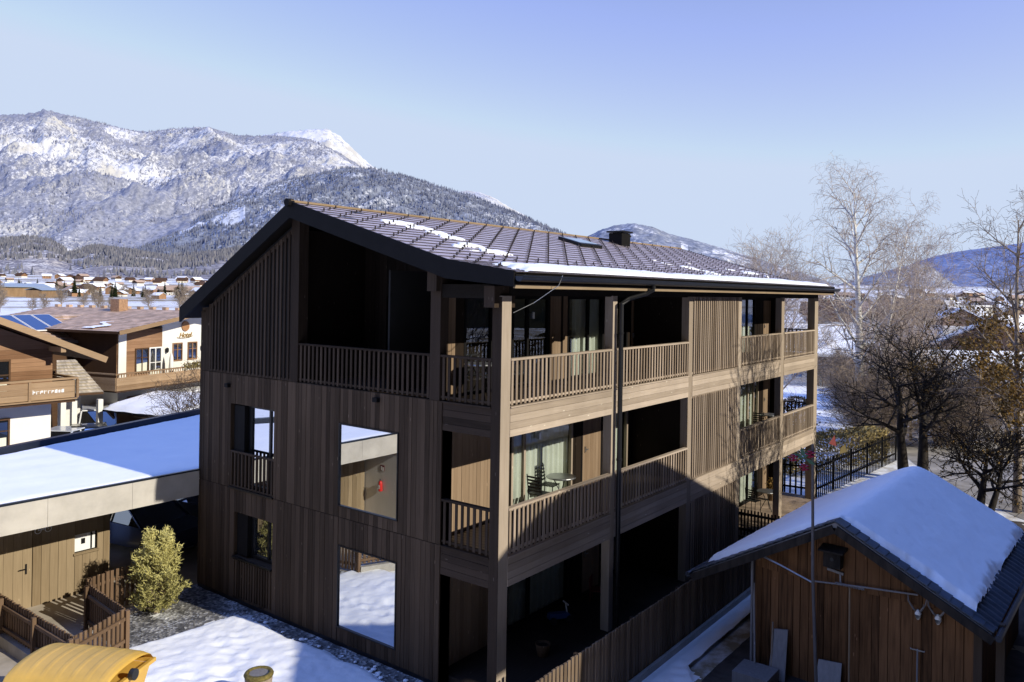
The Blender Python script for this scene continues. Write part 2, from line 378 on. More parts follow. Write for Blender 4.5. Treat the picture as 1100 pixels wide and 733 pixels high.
def rangem(name, label, sky_pts, D1, D0, zb, mat, p=.8, amp=.12, nx=420, nt=110, seed=0.0, rough=.006, px0=-260, px1=1400, freq=1.0, tonefn=None, back=.35):
    mb = MB(); rows = nt + 12; Z = []
    for a in range(nx + 1):
        px = px0 + (px1 - px0) * a / nx; top = ridge_pt(px, lin(sky_pts, px), D1)
        H = top.z - zb; wob = 1 + .04 * fbm(px / 60, seed, 3.1)
        for b in range(rows + 1):
            t = b / nt
            D = D0 + (D1 - D0) * t
            P = bearing(px, D)
            if t <= 1: z = zb + H * (t ** p)
            else: z = zb + H * (1 - (t - 1) * 2.2 * back / .1 * .1)
            en = math.sin(math.pi * min(1, t)) ** .7 if t < 1 else 0
            s_ = freq / (D1 * .06)
            n1 = mnoise.ridged_multi_fractal(Vector((P.x * s_ * .6, P.y * s_ * .6, seed)), 1.0, 2.1, 6, 1.0, 2.0) - 1.0
            n2 = fbm(P.x * s_ * 2.5, P.y * s_ * 2.5, seed + 5, 5)
            z += H * (amp * n1 + amp * .35 * n2) * en
            z += H * rough * fbm(P.x * s_ * 18, P.y * s_ * 18, seed + 9, 4) * min(1, t * 3)
            mb.v.append((P.x, P.y, z)); Z.append(t)
    for a in range(nx):
        for b in range(rows):
            k = a * (rows + 1) + b
            tn = .5 if tonefn is None else tonefn(px0 + (px1 - px0) * a / nx, b / nt)
            mb.face((k, k + rows + 1, k + rows + 2, k + 1), tn)
    o = mb.build(name, mat, smooth=True); return tag(o, label, kind='structure'), mb, rows
haze_tint = lambda c, k, h=(.42, .48, .66): tuple(a * (1 - k) + b * k for a, b in zip(c, h))  # blends distance haze into the surface colours
M['mt_main'] = m_mount('snowy_forest_mountain', haze_tint((.08, .085, .10), .42, (.44, .47, .64)), (.71, .72, .76), (.54, .525, .49), 16, .558, .5, .8)
M['mt_white'] = m_mount('high_snow_summit', haze_tint((.2, .2, .22), .5), (.72, .73, .765), (.54, .525, .49), 34, .47, .5, .8)
M['mt_mid'] = m_mount('forested_ridge', haze_tint((.05, .055, .06), .33), (.72, .75, .83), (.55, .52, .46), 20, .555, .5, .3)
M['mt_right'] = m_mount('right_forested_hill', haze_tint((.05, .055, .065), .36), (.80, .82, .88), (.6, .57, .5), 40, .56, .4, .2)
M['mt_blue'] = m_mount('hazy_blue_mountain', haze_tint((.08, .09, .12), .5, (.24, .32, .62)), (.52, .60, .84), (.5, .56, .8), 60, .60, .3, .1)
M['mt_foot'] = m_mount('foothill_woods', haze_tint((.07, .06, .055), .34, (.4, .4, .52)), (.72, .70, .70), (.44, .38, .31), 12, .55, .6, .6)

main_sky = [(-260, 150), (-100, 130), (0, 124), (25, 123), (45, 118), (62, 122), (100, 132), (130, 138), (155, 142), (200, 138), (222, 137), (250, 145), (300, 147), (330, 149), (360, 163), (400, 188), (450, 225), (520, 260), (620, 300), (1400, 320)]
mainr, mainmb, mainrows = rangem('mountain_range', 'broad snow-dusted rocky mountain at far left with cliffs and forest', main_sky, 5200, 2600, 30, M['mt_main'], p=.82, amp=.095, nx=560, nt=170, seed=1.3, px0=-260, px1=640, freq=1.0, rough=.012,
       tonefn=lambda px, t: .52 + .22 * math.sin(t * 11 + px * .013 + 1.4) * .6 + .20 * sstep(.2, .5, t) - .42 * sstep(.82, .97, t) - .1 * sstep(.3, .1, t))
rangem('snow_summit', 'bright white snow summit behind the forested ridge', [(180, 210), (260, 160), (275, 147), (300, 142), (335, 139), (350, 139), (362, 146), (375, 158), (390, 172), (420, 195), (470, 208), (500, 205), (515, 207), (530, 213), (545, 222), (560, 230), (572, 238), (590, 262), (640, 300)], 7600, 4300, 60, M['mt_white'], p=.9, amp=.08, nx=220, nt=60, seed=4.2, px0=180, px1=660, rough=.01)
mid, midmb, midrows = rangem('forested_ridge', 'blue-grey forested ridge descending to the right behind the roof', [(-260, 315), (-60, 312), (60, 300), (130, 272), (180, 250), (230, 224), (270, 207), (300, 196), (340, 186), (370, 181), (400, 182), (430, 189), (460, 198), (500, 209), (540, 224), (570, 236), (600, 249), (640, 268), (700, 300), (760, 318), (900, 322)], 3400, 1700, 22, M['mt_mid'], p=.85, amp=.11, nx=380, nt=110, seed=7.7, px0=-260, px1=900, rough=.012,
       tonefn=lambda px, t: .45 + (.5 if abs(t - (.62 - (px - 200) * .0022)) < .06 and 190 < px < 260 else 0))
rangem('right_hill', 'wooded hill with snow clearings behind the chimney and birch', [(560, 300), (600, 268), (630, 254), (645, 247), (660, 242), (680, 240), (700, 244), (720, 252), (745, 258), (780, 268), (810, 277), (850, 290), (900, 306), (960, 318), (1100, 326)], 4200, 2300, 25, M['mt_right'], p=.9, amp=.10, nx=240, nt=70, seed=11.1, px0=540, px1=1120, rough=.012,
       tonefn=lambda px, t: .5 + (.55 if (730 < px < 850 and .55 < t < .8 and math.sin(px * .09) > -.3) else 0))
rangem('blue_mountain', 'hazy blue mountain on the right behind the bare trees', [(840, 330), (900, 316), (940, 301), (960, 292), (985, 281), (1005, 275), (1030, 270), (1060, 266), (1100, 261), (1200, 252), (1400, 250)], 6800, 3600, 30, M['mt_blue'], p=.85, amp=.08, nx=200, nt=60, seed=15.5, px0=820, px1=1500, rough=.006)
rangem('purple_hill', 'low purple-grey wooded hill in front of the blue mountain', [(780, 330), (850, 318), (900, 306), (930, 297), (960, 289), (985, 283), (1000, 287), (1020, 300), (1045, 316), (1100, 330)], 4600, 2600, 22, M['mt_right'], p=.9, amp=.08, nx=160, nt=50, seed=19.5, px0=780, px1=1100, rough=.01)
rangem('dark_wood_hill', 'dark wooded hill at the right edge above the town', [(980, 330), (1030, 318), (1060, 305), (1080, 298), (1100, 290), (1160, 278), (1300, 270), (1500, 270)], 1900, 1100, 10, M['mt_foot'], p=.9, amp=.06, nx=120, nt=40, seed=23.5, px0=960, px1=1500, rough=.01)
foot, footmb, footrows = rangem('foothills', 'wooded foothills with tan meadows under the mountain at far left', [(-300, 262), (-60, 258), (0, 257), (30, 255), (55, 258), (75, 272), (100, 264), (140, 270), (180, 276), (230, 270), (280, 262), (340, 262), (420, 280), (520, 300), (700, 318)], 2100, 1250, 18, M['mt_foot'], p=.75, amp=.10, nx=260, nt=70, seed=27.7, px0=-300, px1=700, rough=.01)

# conifers standing on the foothills and on the forested ridge: one mass of trees each
def forest(name, label, mbr, rows, nx, px0, px1, n, hrange, mat, dens, wid=.24):
    mb = MB(); rg = random.Random(n)
    for _ in range(n):
        a = rg.randrange(nx); b = rg.randrange(rows - 12)
        px = px0 + (px1 - px0) * a / nx
        k = a * (rows + 1) + b; p0 = Vector(mbr.v[k]); p1 = Vector(mbr.v[k + 1]); p2 = Vector(mbr.v[k + rows + 1])
        P = p0 + (p1 - p0) * rg.random() + (p2 - p0) * rg.random()
        if rg.random() > dens(px, b / (rows - 12), P): continue
        h = rg.uniform(*hrange); r = h * wid * rg.uniform(.8, 1.2); an = rg.random() * 6; tn = rg.random()
        i = len(mb.v)
        for q in range(3): mb.v.append((P.x + r * math.cos(an + q * 2.09), P.y + r * math.sin(an + q * 2.09), P.z - 2))
        mb.v.append((P.x, P.y, P.z + h))
        for q in range(3): mb.face((i + q, i + (q + 1) % 3, i + 3), tn)
    return tag(mb.build(name, mat), label, kind='stuff')
M['far_con'] = m_foliage('far_conifers', haze_tint((.03, .035, .04), .36, (.40, .45, .66)), haze_tint((.10, .10, .10), .46, (.42, .47, .68)), trans=0)
M['foot_con'] = m_foliage('foothill_conifers', haze_tint((.03, .035, .03), .36, (.4, .43, .58)), haze_tint((.16, .135, .11), .42, (.42, .44, .56)), trans=0)
forest('ridge_forest', 'conifer forest covering the blue-grey ridge', midmb, midrows, 380, -260, 900, 60000, (7, 15), M['far_con'],
       lambda px, t, P: (0 if px > 720 else 1) * max(0, min(1, 1.0 + 1.6 * fbm(P.x / 160, P.y / 160, 2))) * (.15 if abs(t - (.62 - (px - 200) * .0022)) < .06 and 190 < px < 260 else 1))
M['main_con'] = m_foliage('mountain_conifers', haze_tint((.04, .045, .05), .52, (.42, .45, .62)), haze_tint((.10, .10, .11), .60, (.44, .47, .62)), trans=0)
forest('mountain_forest', 'scattered conifer stands on the broad rocky mountain', mainmb, mainrows, 560, -260, 640, 26000, (8, 16), M['main_con'],
       lambda px, t, P: max(0, min(1, .12 + 2.2 * fbm(P.x / 330, P.y / 330, P.z / 200) + .35 * sstep(.5, .1, t) + .3 * sstep(.85, 1.0, t))))
forest('foothill_forest', 'mixed woods on the foothills under the mountain', footmb, footrows, 260, -300, 700, 34000, (5, 11), M['foot_con'],
       lambda px, t, P: max(0, min(1, .25 + 2.6 * fbm(P.x / 130, P.y / 130, 8) + 1.0 * sstep(.15, .5, t))), wid=.3)

# ------------------------------------------------------------------ the apartment building
W, L, F1, F2 = 10.36, 20.55, 2.95, 5.9
RP = [(10.95, 7.55), (6.2, 10.2), (1.2, 8.77), (-.52, 8.52)]           # roof top profile (y, z)
def roof_z(y): return lin(sorted(RP), y)
ab = thing('apartment_building', 'large three storey apartment building clad in dark wood boards with slatted balconies', 'building')
YB, XE = 1.8, 20.55                                                     # loggia back wall, far end

def boards(mb, y0, y1, z0, z1, holes, x=-.03, d=.03, wmin=.10, wmax=.17, ztop=None):
    y = y0
    while y < y1 - .01:
        ww = rnd.uniform(wmin, wmax); yb = min(y1, y + ww)
        if y1 - yb < .06: yb = y1
        tn = rnd.random(); off = rnd.uniform(-.004, .004)
        top = z1 if ztop is None else min(ztop(y), ztop(yb))
        cuts = [(z0, top)]
        for (h0, h1, a0, a1) in holes:
            if yb > h0 + .005 and y < h1 - .005:
                nc = []
                for (c0, c1) in cuts:
                    if a0 > c0: nc.append((c0, min(a0, c1)))
                    if a1 < c1: nc.append((max(a1, c0), c1))
                cuts = [c for c in nc if c[1] - c[0] > .01] if any(c[0] < a1 and c[1] > a0 for c in cuts) else cuts
        for (c0, c1) in cuts: mb.box(x + off, x + d + off, y + .004, yb - .004, c0, c1, tn)
        y = yb
WIN = dict(up=(7.07, 8.90, 2.98, 5.14), low=(7.07, 8.70, 1.20, 2.35), bigup=(2.73, 4.65, 3.20, 5.10), biglow=(2.73, 4.63, .44, 2.32))
H = list(WIN.values())
# snap board joints at the openings by building in vertical strips
ys = sorted({1.5, 10.36} | {h[0] for h in H} | {h[1] for h in H})
mb = MB()
for a, b in zip(ys, ys[1:]):
    boards(mb, a, b, 2.958, 5.892, H); boards(mb, a, b, .12, 2.942, H)
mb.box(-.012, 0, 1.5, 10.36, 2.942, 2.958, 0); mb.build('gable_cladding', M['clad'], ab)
mb = MB(); mb.box(-.002, .3, 1.5, 1.502, 0, 5.9)
# structural wall behind the boards, pierced by the openings
for a, b in zip(ys, ys[1:]):
    hs = sorted((h[2], h[3]) for h in H if h[0] < (a + b) / 2 < h[1]); z = 0
    for h0, h1 in hs + [(5.9, 5.9)]:
        if h0 > z: mb.box(.001, .30, a, b, z, h0)
        z = h1
mb.box(.0, .3, 9.9, W, 5.9, 7.6); mb.box(.3, XE, W - .3, W, 0, 7.45)
mb.box(XE - .3, XE, YB, W - .3, 0, 7.4); mb.prism([(XE - .3, YB, 7.4), (XE - .3, W - .3, 7.4), (XE - .3, 6.2, 9.8), (XE - .3, YB, 8.6)], (.3, 0, 0))
mb.box(-.001, .001, 1.5, 10.36, 0, .12, 0)
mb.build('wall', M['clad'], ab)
# base plinth under the gable
mb = MB(); mb.box(-.015, .02, .24, 10.36, 0, .115, .3); mb.build('plinth', M['black_metal'], ab)

def opening_frame(name, y0, y1, z0, z1, panes, xg, pane_m, fr=.05, fm='black_metal', splits=()):
    o = MB(); x0, x1 = xg - .04, xg + .04
    o.box(x0, x1, y0, y0 + fr, z0, z1); o.box(x0, x1, y1 - fr, y1, z0, z1)
    o.box(x0, x1, y0 + fr, y1 - fr, z0, z0 + fr); o.box(x0, x1, y0 + fr, y1 - fr, z1 - fr, z1)
    ed = [y0 + fr]
    for sp in splits:
        o.box(x0 + .002, x1 - .002, sp - .035, sp + .035, z0 + fr, z1 - fr); ed += [sp - .035, sp + .035]
    ed.append(y1 - fr)
    f = o.build(name, M[fm], ab)
    for k in range(0, len(ed), 2):
        g = MB(); g.box(xg - .006, xg + .006, ed[k], ed[k + 1], z0 + fr, z1 - fr); g.build('pane', pane_m, f)
    return f
for k in ('bigup', 'biglow'):
    y0, y1, z0, z1 = WIN[k]; opening_frame('window', y0 + .002, y1 - .002, z0 + .002, z1 - .002, 1, -.012, M['glass_mirror'], fr=.028)
# small windows sit in deep reveals
for k in ('up', 'low'):
    y0, y1, z0, z1 = WIN[k]
    f = opening_frame('window', y0 + .02, y1 - .02, z0 + .03, z1 - .01, 2, .20, M['glass_mirror'] if k == 'up' else M['glass_dark'], fr=.07, splits=(y0 + .42, y1 - .55))
    o = MB(); o.box(.04, .19, y1 - .5, y1 - .06, z0 + .05, z1 - .04); o.build('blind_box', M['barge'], f)
    o = MB(); o.box(-.07, .15, y0 - .0, y1 + .03, z0 - .045, z0 - .002); o.build('sill', M['black_metal'], f)
y0, y1, z0, z1 = WIN['up']; mb = MB()
mb.box(-.03, .02, y0 + .003, y1 - .003, 3.87, 3.92); mb.box(-.025, .015, y0 + .003, y1 - .003, 2.99, 3.03)
n = 12
for i in range(n): yy = y0 + .06 + (y1 - y0 - .12) * i / (n - 1); mb.box(-.045, -.005, yy - .028, yy + .028, 3.03, 3.87)
mb.build('window_rail', M['slat_d'], ab)
mb = MB(); y0, y1 = WIN['low'][:2]
for i in range(15): yy = y0 + .05 + (y1 - y0 - .1) * i / 14; mb.box(-.06, -.03, yy - .03, yy + .03, .2, 1.13)
mb.build('slat_panel', M['clad'], ab)
for (yy, zz) in ((9.0, 5.55), (3.4, 5.7)):                              # small spotlights on the gable
    o = MB(); o.box(-.13, -.03, yy - .07, yy + .07, zz, zz + .10); o.build('wall_lamp', M['barge'], ab)

# posts
def post(x0, x1, y0, y1, z0, z1, m): o = MB(); o.box(x0, x1, y0, y1, z0, z1); return o.build('post', M[m], ab)
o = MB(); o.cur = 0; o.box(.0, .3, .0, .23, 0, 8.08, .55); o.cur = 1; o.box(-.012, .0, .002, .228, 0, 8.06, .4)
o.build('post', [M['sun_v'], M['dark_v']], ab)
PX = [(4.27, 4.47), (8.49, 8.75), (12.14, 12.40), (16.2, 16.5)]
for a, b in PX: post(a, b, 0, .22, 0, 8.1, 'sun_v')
o = MB(); o.cur = 0; o.box(20.12, XE, 0, .28, 0, 8.1, .5); o.build('post', M['sun_v'], ab)
post(XE - .22, XE, YB - .3, YB - .005, 0, 8.6, 'dark_v')
post(-.03, .25, 6.19, 6.49, 5.9, 9.95, 'dark_v'); post(-.03, .22, 1.58, 1.86, 5.9, 8.5, 'dark_v')
for yy, zz in ((1.72, 8.35), (.2, 8.05)): o = MB(); o.box(-.16, .5, yy - .13, yy + .13, zz - .2, zz + .22); o.build('purlin_end', M['slat_d' if yy > 1 else 'dark_v'], ab)

# floors, beams, railings
mb = MB()
for z in (F1, F2):
    mb.box(.02, XE - .02, .04, YB, z - .28, z - .01); 
mb.box(.02, 2.4, YB, 6.2, F2 - .28, F2 - .01); mb.build('balcony_floor', M['deck'], ab)
mb = MB()
for z in (F1, F2): mb.box(.03, XE - .03, .05, YB, z - .33, z - .285)
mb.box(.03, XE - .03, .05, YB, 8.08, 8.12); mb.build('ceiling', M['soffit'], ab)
spans = [(.3, 4.27), (4.47, 8.49), (8.75, 12.14), (12.40, 16.2), (16.5, 20.12)]
for z in (F1, F2):
    for a, b in spans:
        mb = MB(); n = 4; hh = (z - .03 - (z - .6)) / n
        for i in range(n): mb.box(a, b, -.012 + (i % 2) * .004, .05, z - .6 + i * hh + .003, z - .6 + (i + 1) * hh - .003)
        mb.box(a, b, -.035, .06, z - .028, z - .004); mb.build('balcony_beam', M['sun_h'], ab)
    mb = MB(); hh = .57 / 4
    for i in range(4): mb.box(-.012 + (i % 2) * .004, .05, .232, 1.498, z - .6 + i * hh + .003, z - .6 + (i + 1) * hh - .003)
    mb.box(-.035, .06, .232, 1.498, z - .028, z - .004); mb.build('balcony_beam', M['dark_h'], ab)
def railing_x(a, b, z, y=.03, step=.146):
    f = MB(); f.box(a, b, y - .05, y + .06, z + .90, z + .945); o = f.build('railing', M['sun_h'], ab)
    f = MB(); f.box(a, b, y - .02, y + .04, z + .055, z + .10); f.build('bottom_rail', M['sun_h'], o)
    n = max(2, int((b - a) / step)); s = MB()
    for i in range(n): xx = a + (i + .5) * (b - a) / n; s.box(xx - .032, xx + .032, y - .028, y - .006, z + .02, z + .897)
    s.build('balusters', M['slat_v'], o)
def railing_y(a, b, z, x=.03, step=.146, mt='dark_h', ms='clad', zt=.90):
    f = MB(); f.box(x - .05, x + .06, a, b, z + zt, z + zt + .045); o = f.build('railing', M[mt], ab); f = MB(); f.box(x - .02, x + .04, a, b, z + .055, z + .10); f.build('bottom_rail', M[mt], o); n = max(2, int((b - a) / step)); s = MB()
    for i in range(n): yy = a + (i + .5) * (b - a) / n; s.box(x - .028, x - .006, yy - .032, yy + .032, z + .02, z + zt - .003)
    s.build('balusters', M[ms], o)
for z in (F1, F2):
    for a, b in (spans[0], spans[1], spans[3], spans[4]): railing_x(a, b, z)
    railing_y(.232, 1.498 if z == F1 else 1.578, z, mt='dark_h', ms='slat_d')
    railing_y(.3, YB - .3, z, x=XE - .06, ms='clad')
railing_y(1.86, 6.19, F2, ms='slat_d')
# tall slat screens between two posts of the long side
for z0, z1 in ((.16, F1 - .61), (F1 + .02, F2 - .61), (F2 + .02, 8.1)):
    f = MB(); f.box(8.75, 12.14, .0, .07, z0, z0 + .05); f.box(8.75, 12.14, .0, .07, z1 - .05, z1); o = f.build('slat_screen', M['sun_h'], ab)
    bk_ = MB(); bk_.box(8.76, 12.13, .16, .18, z0 + .06, z1 - .06); bk_.build('screen_gap_shade', M['interior'], o)  # dark sheet added for the shade in the slat gaps
    s = MB(); n = 24
    for i in range(n): xx = 8.75 + (i + .5) * 3.39 / n; s.box(xx - .036, xx + .036, -.026, -.001, z0 + .01, z1 - .01)
    s.build('slats', M['slat_v'], o)
# slatted panel in the gable top, with dark boarding behind
f = MB(); f.box(-.03, .03, 6.49, 9.88, F2 + .01, F2 + .07)
f.prism([(-.03, 6.49, roof_z(6.49) - .55), (-.03, 9.88, roof_z(9.88) - .55), (-.03, 9.88, roof_z(9.88) - .44), (-.03, 6.49, roof_z(6.49) - .44)], (.06, 0, 0))
o = f.build('slat_screen', M['dark_h'], ab); s = MB(); n = 22
for i in range(n):
    yy = 6.49 + (i + .5) * 3.39 / n; s.box(-.045, -.012, yy - .034, yy + .034, F2 + .03, roof_z(yy) - .46)
s.build('slats', M['slat_d'], o)
o = MB(); boards(o, 9.88, W, F2 + .005, 8, [], ztop=lambda y: roof_z(y) - .38); o.build('gable_cladding', M['clad'], ab)
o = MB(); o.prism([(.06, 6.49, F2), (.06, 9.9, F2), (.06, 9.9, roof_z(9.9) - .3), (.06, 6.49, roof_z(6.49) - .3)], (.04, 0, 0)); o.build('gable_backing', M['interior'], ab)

# loggia back walls with windows and doors; each storey a boarded wall with its openings
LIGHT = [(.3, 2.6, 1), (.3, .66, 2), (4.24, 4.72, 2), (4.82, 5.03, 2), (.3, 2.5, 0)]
def back_wall(z, zt, holes, x0, x1, m='clad_dark', lights=()):
    mb = MB(); x = x0
    xs = sorted({x0, x1} | {h[0] for h in holes} | {h[1] for h in holes} | {v for l in lights for v in l})
    for a, b in zip(xs, xs[1:]):
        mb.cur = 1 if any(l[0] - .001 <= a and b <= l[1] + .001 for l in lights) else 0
        n = max(1, round((b - a) / .13)); hs = sorted((h[2], h[3]) for h in holes if h[0] < (a + b) / 2 < h[1])
        for i in range(n):
            u0 = a + (b - a) * i / n; u1 = a + (b - a) * (i + 1) / n; tn = rnd.random(); c = z; off = rnd.uniform(0, .006)
            for h0, h1 in hs + [(zt, zt)]:
                if h0 > c: mb.box(u0 + .003, u1 - .003, YB - .03 + off, YB, c, h0, tn)
                c = h1
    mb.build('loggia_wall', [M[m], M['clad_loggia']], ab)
    mb = MB()
    for a, b in zip(xs, xs[1:]):
        hs = sorted((h[2], h[3]) for h in holes if h[0] < (a + b) / 2 < h[1]); c = z
        for h0, h1 in hs + [(zt, zt)]:
            if h0 > c: mb.box(a, b, YB + .001, YB + .2, c, h0)
            c = h1
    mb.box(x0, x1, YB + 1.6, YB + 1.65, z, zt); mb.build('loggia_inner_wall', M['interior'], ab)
def window_x(x0, x1, z0, z1, split=(), fm='fence', curtain=True, draw=1.0):
    o = MB(); fr = .07; ya, yb = YB - .035, YB + .05
    o.box(x0, x0 + fr, ya, yb, z0, z1); o.box(x1 - fr, x1, ya, yb, z0, z1); o.box(x0 + fr, x1 - fr, ya, yb, z0, z0 + fr); o.box(x0 + fr, x1 - fr, ya, yb, z1 - fr, z1)
    ed = [x0 + fr]
    for s_ in split: o.box(s_ - .04, s_ + .04, ya + .003, yb - .003, z0 + fr, z1 - fr); ed += [s_ - .04, s_ + .04]
    ed.append(x1 - fr); f = o.build('window', M[fm], ab)
    for k in range(0, len(ed), 2):
        g = MB(); g.quad((ed[k], YB + .01, z0 + fr), (ed[k + 1], YB + .01, z0 + fr), (ed[k + 1], YB + .01, z1 - fr), (ed[k], YB + .01, z1 - fr)); g.build('pane', M['glass'], f)
    if curtain:
        c = MB(); xa = x0 + (x1 - x0) * (1 - draw); ph = rnd.random() * 6
        c.grid(lambda u, v: (xa + (x1 - xa) * u, YB + .17 + .045 * math.sin(u * (x1 - xa) * 26 + ph + .9 * math.sin(u * 7)), z0 + .04 + (z1 - z0 - .06) * v), 90, 4)
        c.build('curtain', M['curtain'], f, smooth=True)
def door_x(x0, x1, z0, z1, m='clad_loggia'):
    d = MB(); n = 7
    for i in range(n): d.box(x0 + (x1 - x0) * i / n + .002, x0 + (x1 - x0) * (i + 1) / n - .002, YB - .02, YB + .03, z0, z1)
    o = d.build('door', M[m], ab)
    h = MB(); h.bar((x0 + .12, YB - .06, z0 + 1.02), (x0 + .25, YB - .06, z0 + 1.02), .02, .02); h.box(x0 + .105, x0 + .135, YB - .06, YB - .02, z0 + .95, z0 + 1.1); h.build('handle', M['steel'], o)
    fr = MB(); fr.box(x0 - .06, x0 - .003, YB - .036, YB + .03, z0, z1 + .06); fr.box(x1 + .003, x1 + .06, YB - .036, YB + .03, z0, z1 + .06); fr.box(x0 - .003, x1 + .003, YB - .036, YB + .03, z1 + .003, z1 + .06); fr.build('door_frame', M['barge'], o)
wl = {0: dict(win=[(2.6, 5.3, (3.5,)), (7.0, 8.2, ()), (13.4, 15.9, (14.4,)), (17.0, 18.9, (17.9,))], door=[(5.9, 6.8), (9.6, 10.5), (19.5, 20.2)]),
      1: dict(win=[(2.72, 5.36, (3.25,)), (7.1, 8.3, (7.55,)), (13.4, 15.0, ()), (16.9, 18.9, (17.8, 18.4))], door=[(5.85, 6.80), (9.3, 10.3), (19.4, 20.25)]),
      2: dict(win=[(.95, 1.95, ()), (2.66, 4.2, (3.3,)), (5.03, 6.85, (6.05,)), (7.2, 8.2, ()), (13.4, 15.0, ()), (16.9, 18.4, (17.6,))], door=[(8.4, 9.25), (9.9, 10.8), (19.3, 20.2)])}
for fl, z in ((0, .15), (1, F1), (2, F2)):
    zt = {0: F1 - .29, 1: F2 - .29, 2: 8.6}[fl]
    hs = [(a, b, z + .02, z + 2.16) for a, b, _ in wl[fl]['win']] + [(a - .06, b + .06, z, z + 2.13) for a, b in wl[fl]['door']]
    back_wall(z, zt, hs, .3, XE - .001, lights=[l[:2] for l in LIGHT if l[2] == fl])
    for i, (a, b, sp) in enumerate(wl[fl]['win']): window_x(a, b, z + .02, z + 2.16, sp, curtain=(fl, i) in ((1, 0), (2, 2), (2, 5), (1, 3), (1, 1), (0, 3), (0, 0)), fm='sun_v' if fl == 1 else 'barge', draw=(1.0 if fl == 1 and i == 0 else rnd.choice((1.0, .7, .8))))
    for a, b in wl[fl]['door']: door_x(a, b, z + .01, z + 2.06)
    for xl in (3.4 + .35 * (fl != 2), 11.0 if fl == 1 else 10.95):
        o = MB(); o.box(xl - .04, xl + .04, YB - .12, YB - .03, z + 1.62, z + 1.78); o.build('wall_lamp', M['steel'], ab)
# gable loggia room: boarded wall set back, side walls
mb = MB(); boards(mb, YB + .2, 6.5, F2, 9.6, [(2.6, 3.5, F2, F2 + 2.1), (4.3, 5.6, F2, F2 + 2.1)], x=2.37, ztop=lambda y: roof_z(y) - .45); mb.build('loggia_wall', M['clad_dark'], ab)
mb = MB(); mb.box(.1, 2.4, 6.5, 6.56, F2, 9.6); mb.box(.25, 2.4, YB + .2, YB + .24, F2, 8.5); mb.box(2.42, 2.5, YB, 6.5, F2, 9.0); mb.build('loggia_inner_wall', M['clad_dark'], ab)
d = MB(); d.box(2.36, 2.40, 2.62, 3.48, F2 + .01, F2 + 2.08); o = d.build('door', M['clad'], ab); h = MB(); h.box(2.30, 2.355, 2.7, 2.83, F2 + 1.0, F2 + 1.03); h.build('handle', M['steel'], o)
fr = MB(); fr.box(2.36, 2.42, 4.3, 4.37, F2, F2 + 2.1); fr.box(2.36, 2.42, 5.53, 5.6, F2, F2 + 2.1); fr.box(2.36, 2.42, 4.37, 5.53, F2 + 2.03, F2 + 2.1); o = fr.build('window', M['barge'], ab)
g = MB(); g.box(2.385, 2.395, 4.37, 5.53, F2, F2 + 2.03); g.build('pane', M['glass_dark'], o)
# party walls across the balconies
for z0, z1 in ((.16, F1 - .34), (F1, F2 - .34), (F2, 8.08)):
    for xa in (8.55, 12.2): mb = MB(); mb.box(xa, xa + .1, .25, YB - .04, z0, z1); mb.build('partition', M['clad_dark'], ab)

# roof -----------------------------------------------------------
XR0, XR1 = -.3, 20.9
roof = MB()
TH = .16
for (ya, za), (yb, zb) in zip(RP, RP[1:]):
    roof.hexa(((XR0, ya, za - TH), (XR1, ya, za - TH), (XR1, yb, zb - TH), (XR0, yb, zb - TH), (XR0, ya, za - .02), (XR1, ya, za - .02), (XR1, yb, zb - .02), (XR0, yb, zb - .02)), .3)
ro = roof.build('roof', M['barge'], ab)
# tile courses: overlapping rows of metal tiles with snow hooks
t = MB()
def course_slope(y0, z0, y1, z1):
    Ls = math.hypot(y1 - y0, z1 - z0); n = round(Ls / .30); r = 0
    for i in range(n):
        a, b = i / n, (i + 1) / n
        ya, yb = y0 + (y1 - y0) * a, y0 + (y1 - y0) * b; za, zb = z0 + (z1 - z0) * a, z0 + (z1 - z0) * b
        x = XR0 - .02 - (.21 if i % 2 else 0)
        while x < XR1 + .02:
            xa, xb = max(XR0 - .02, x), min(XR1 + .02, x + .42)
            if xb - xa > .02:
                tn = rnd.random()
                t.quad((xa + .004, ya, za + .012), (xb - .004, ya, za + .012), (xb - .004, yb, zb + .030), (xa + .004, yb, zb + .030), tn)
                t.quad((xa + .004, yb, zb + .030), (xb - .004, yb, zb + .030), (xb - .004, yb, zb + .004), (xa + .004, yb, zb + .004), 0)
            x += .42
    return n
# ridge -> kink -> eave on the right side; ridge -> eave on the left
for (p, q_) in ((1, 2), (2, 3), (1, 0)): course_slope(RP[p][0], RP[p][1], RP[q_][0], RP[q_][1])
for i in range(0, 21):
    yy = 5.95 - .29 * i
    if yy < -.3: break
    x = XR0 + .25 + (i % 2) * .42; stp = .84
    if i in (15, 16): stp = .42
    while x < XR1 - .1:
        zz = roof_z(yy) + .02
        t.box(x - .008, x + .008, yy - .10, yy + .05, zz, zz + .012, 0); t.box(x - .014, x + .014, yy - .10, yy - .08, zz, zz + .072, 0)
        x += stp
to = t.build('roof_tiles', M['roof'], ro)
c = MB(); c.bar((XR0 - .05, 6.2, 10.235), (XR1 + .05, 6.2, 10.225), .16, .05, .9); c.build('ridge_cap', M['eave_board'], ro)
c = MB(); c.tube([(XR0 - .12, 6.2, 10.2), (XR0 + .05, 6.2, 10.2)], .10, 8); c.build('ridge_end', M['barge'], ro)
# barge boards following both slopes, front and far end
for xb in (XR0 - .03, XR1 - .03):
    bb = MB()
    for (ya, za), (yb, zb) in zip(RP, RP[1:]):
        h0 = .36 if ya > 1 else .34; h1 = .36 if yb > 1 else .26
        bb.hexa(((xb, ya, za - h0), (xb + .06, ya, za - h0), (xb + .06, yb, zb - h1), (xb, yb, zb - h1), (xb, ya, za + .035), (xb + .06, ya, za + .035), (xb + .06, yb, zb + .035), (xb, yb, zb + .035)), .3)
    bb.build('barge_board', M['barge'], ro)
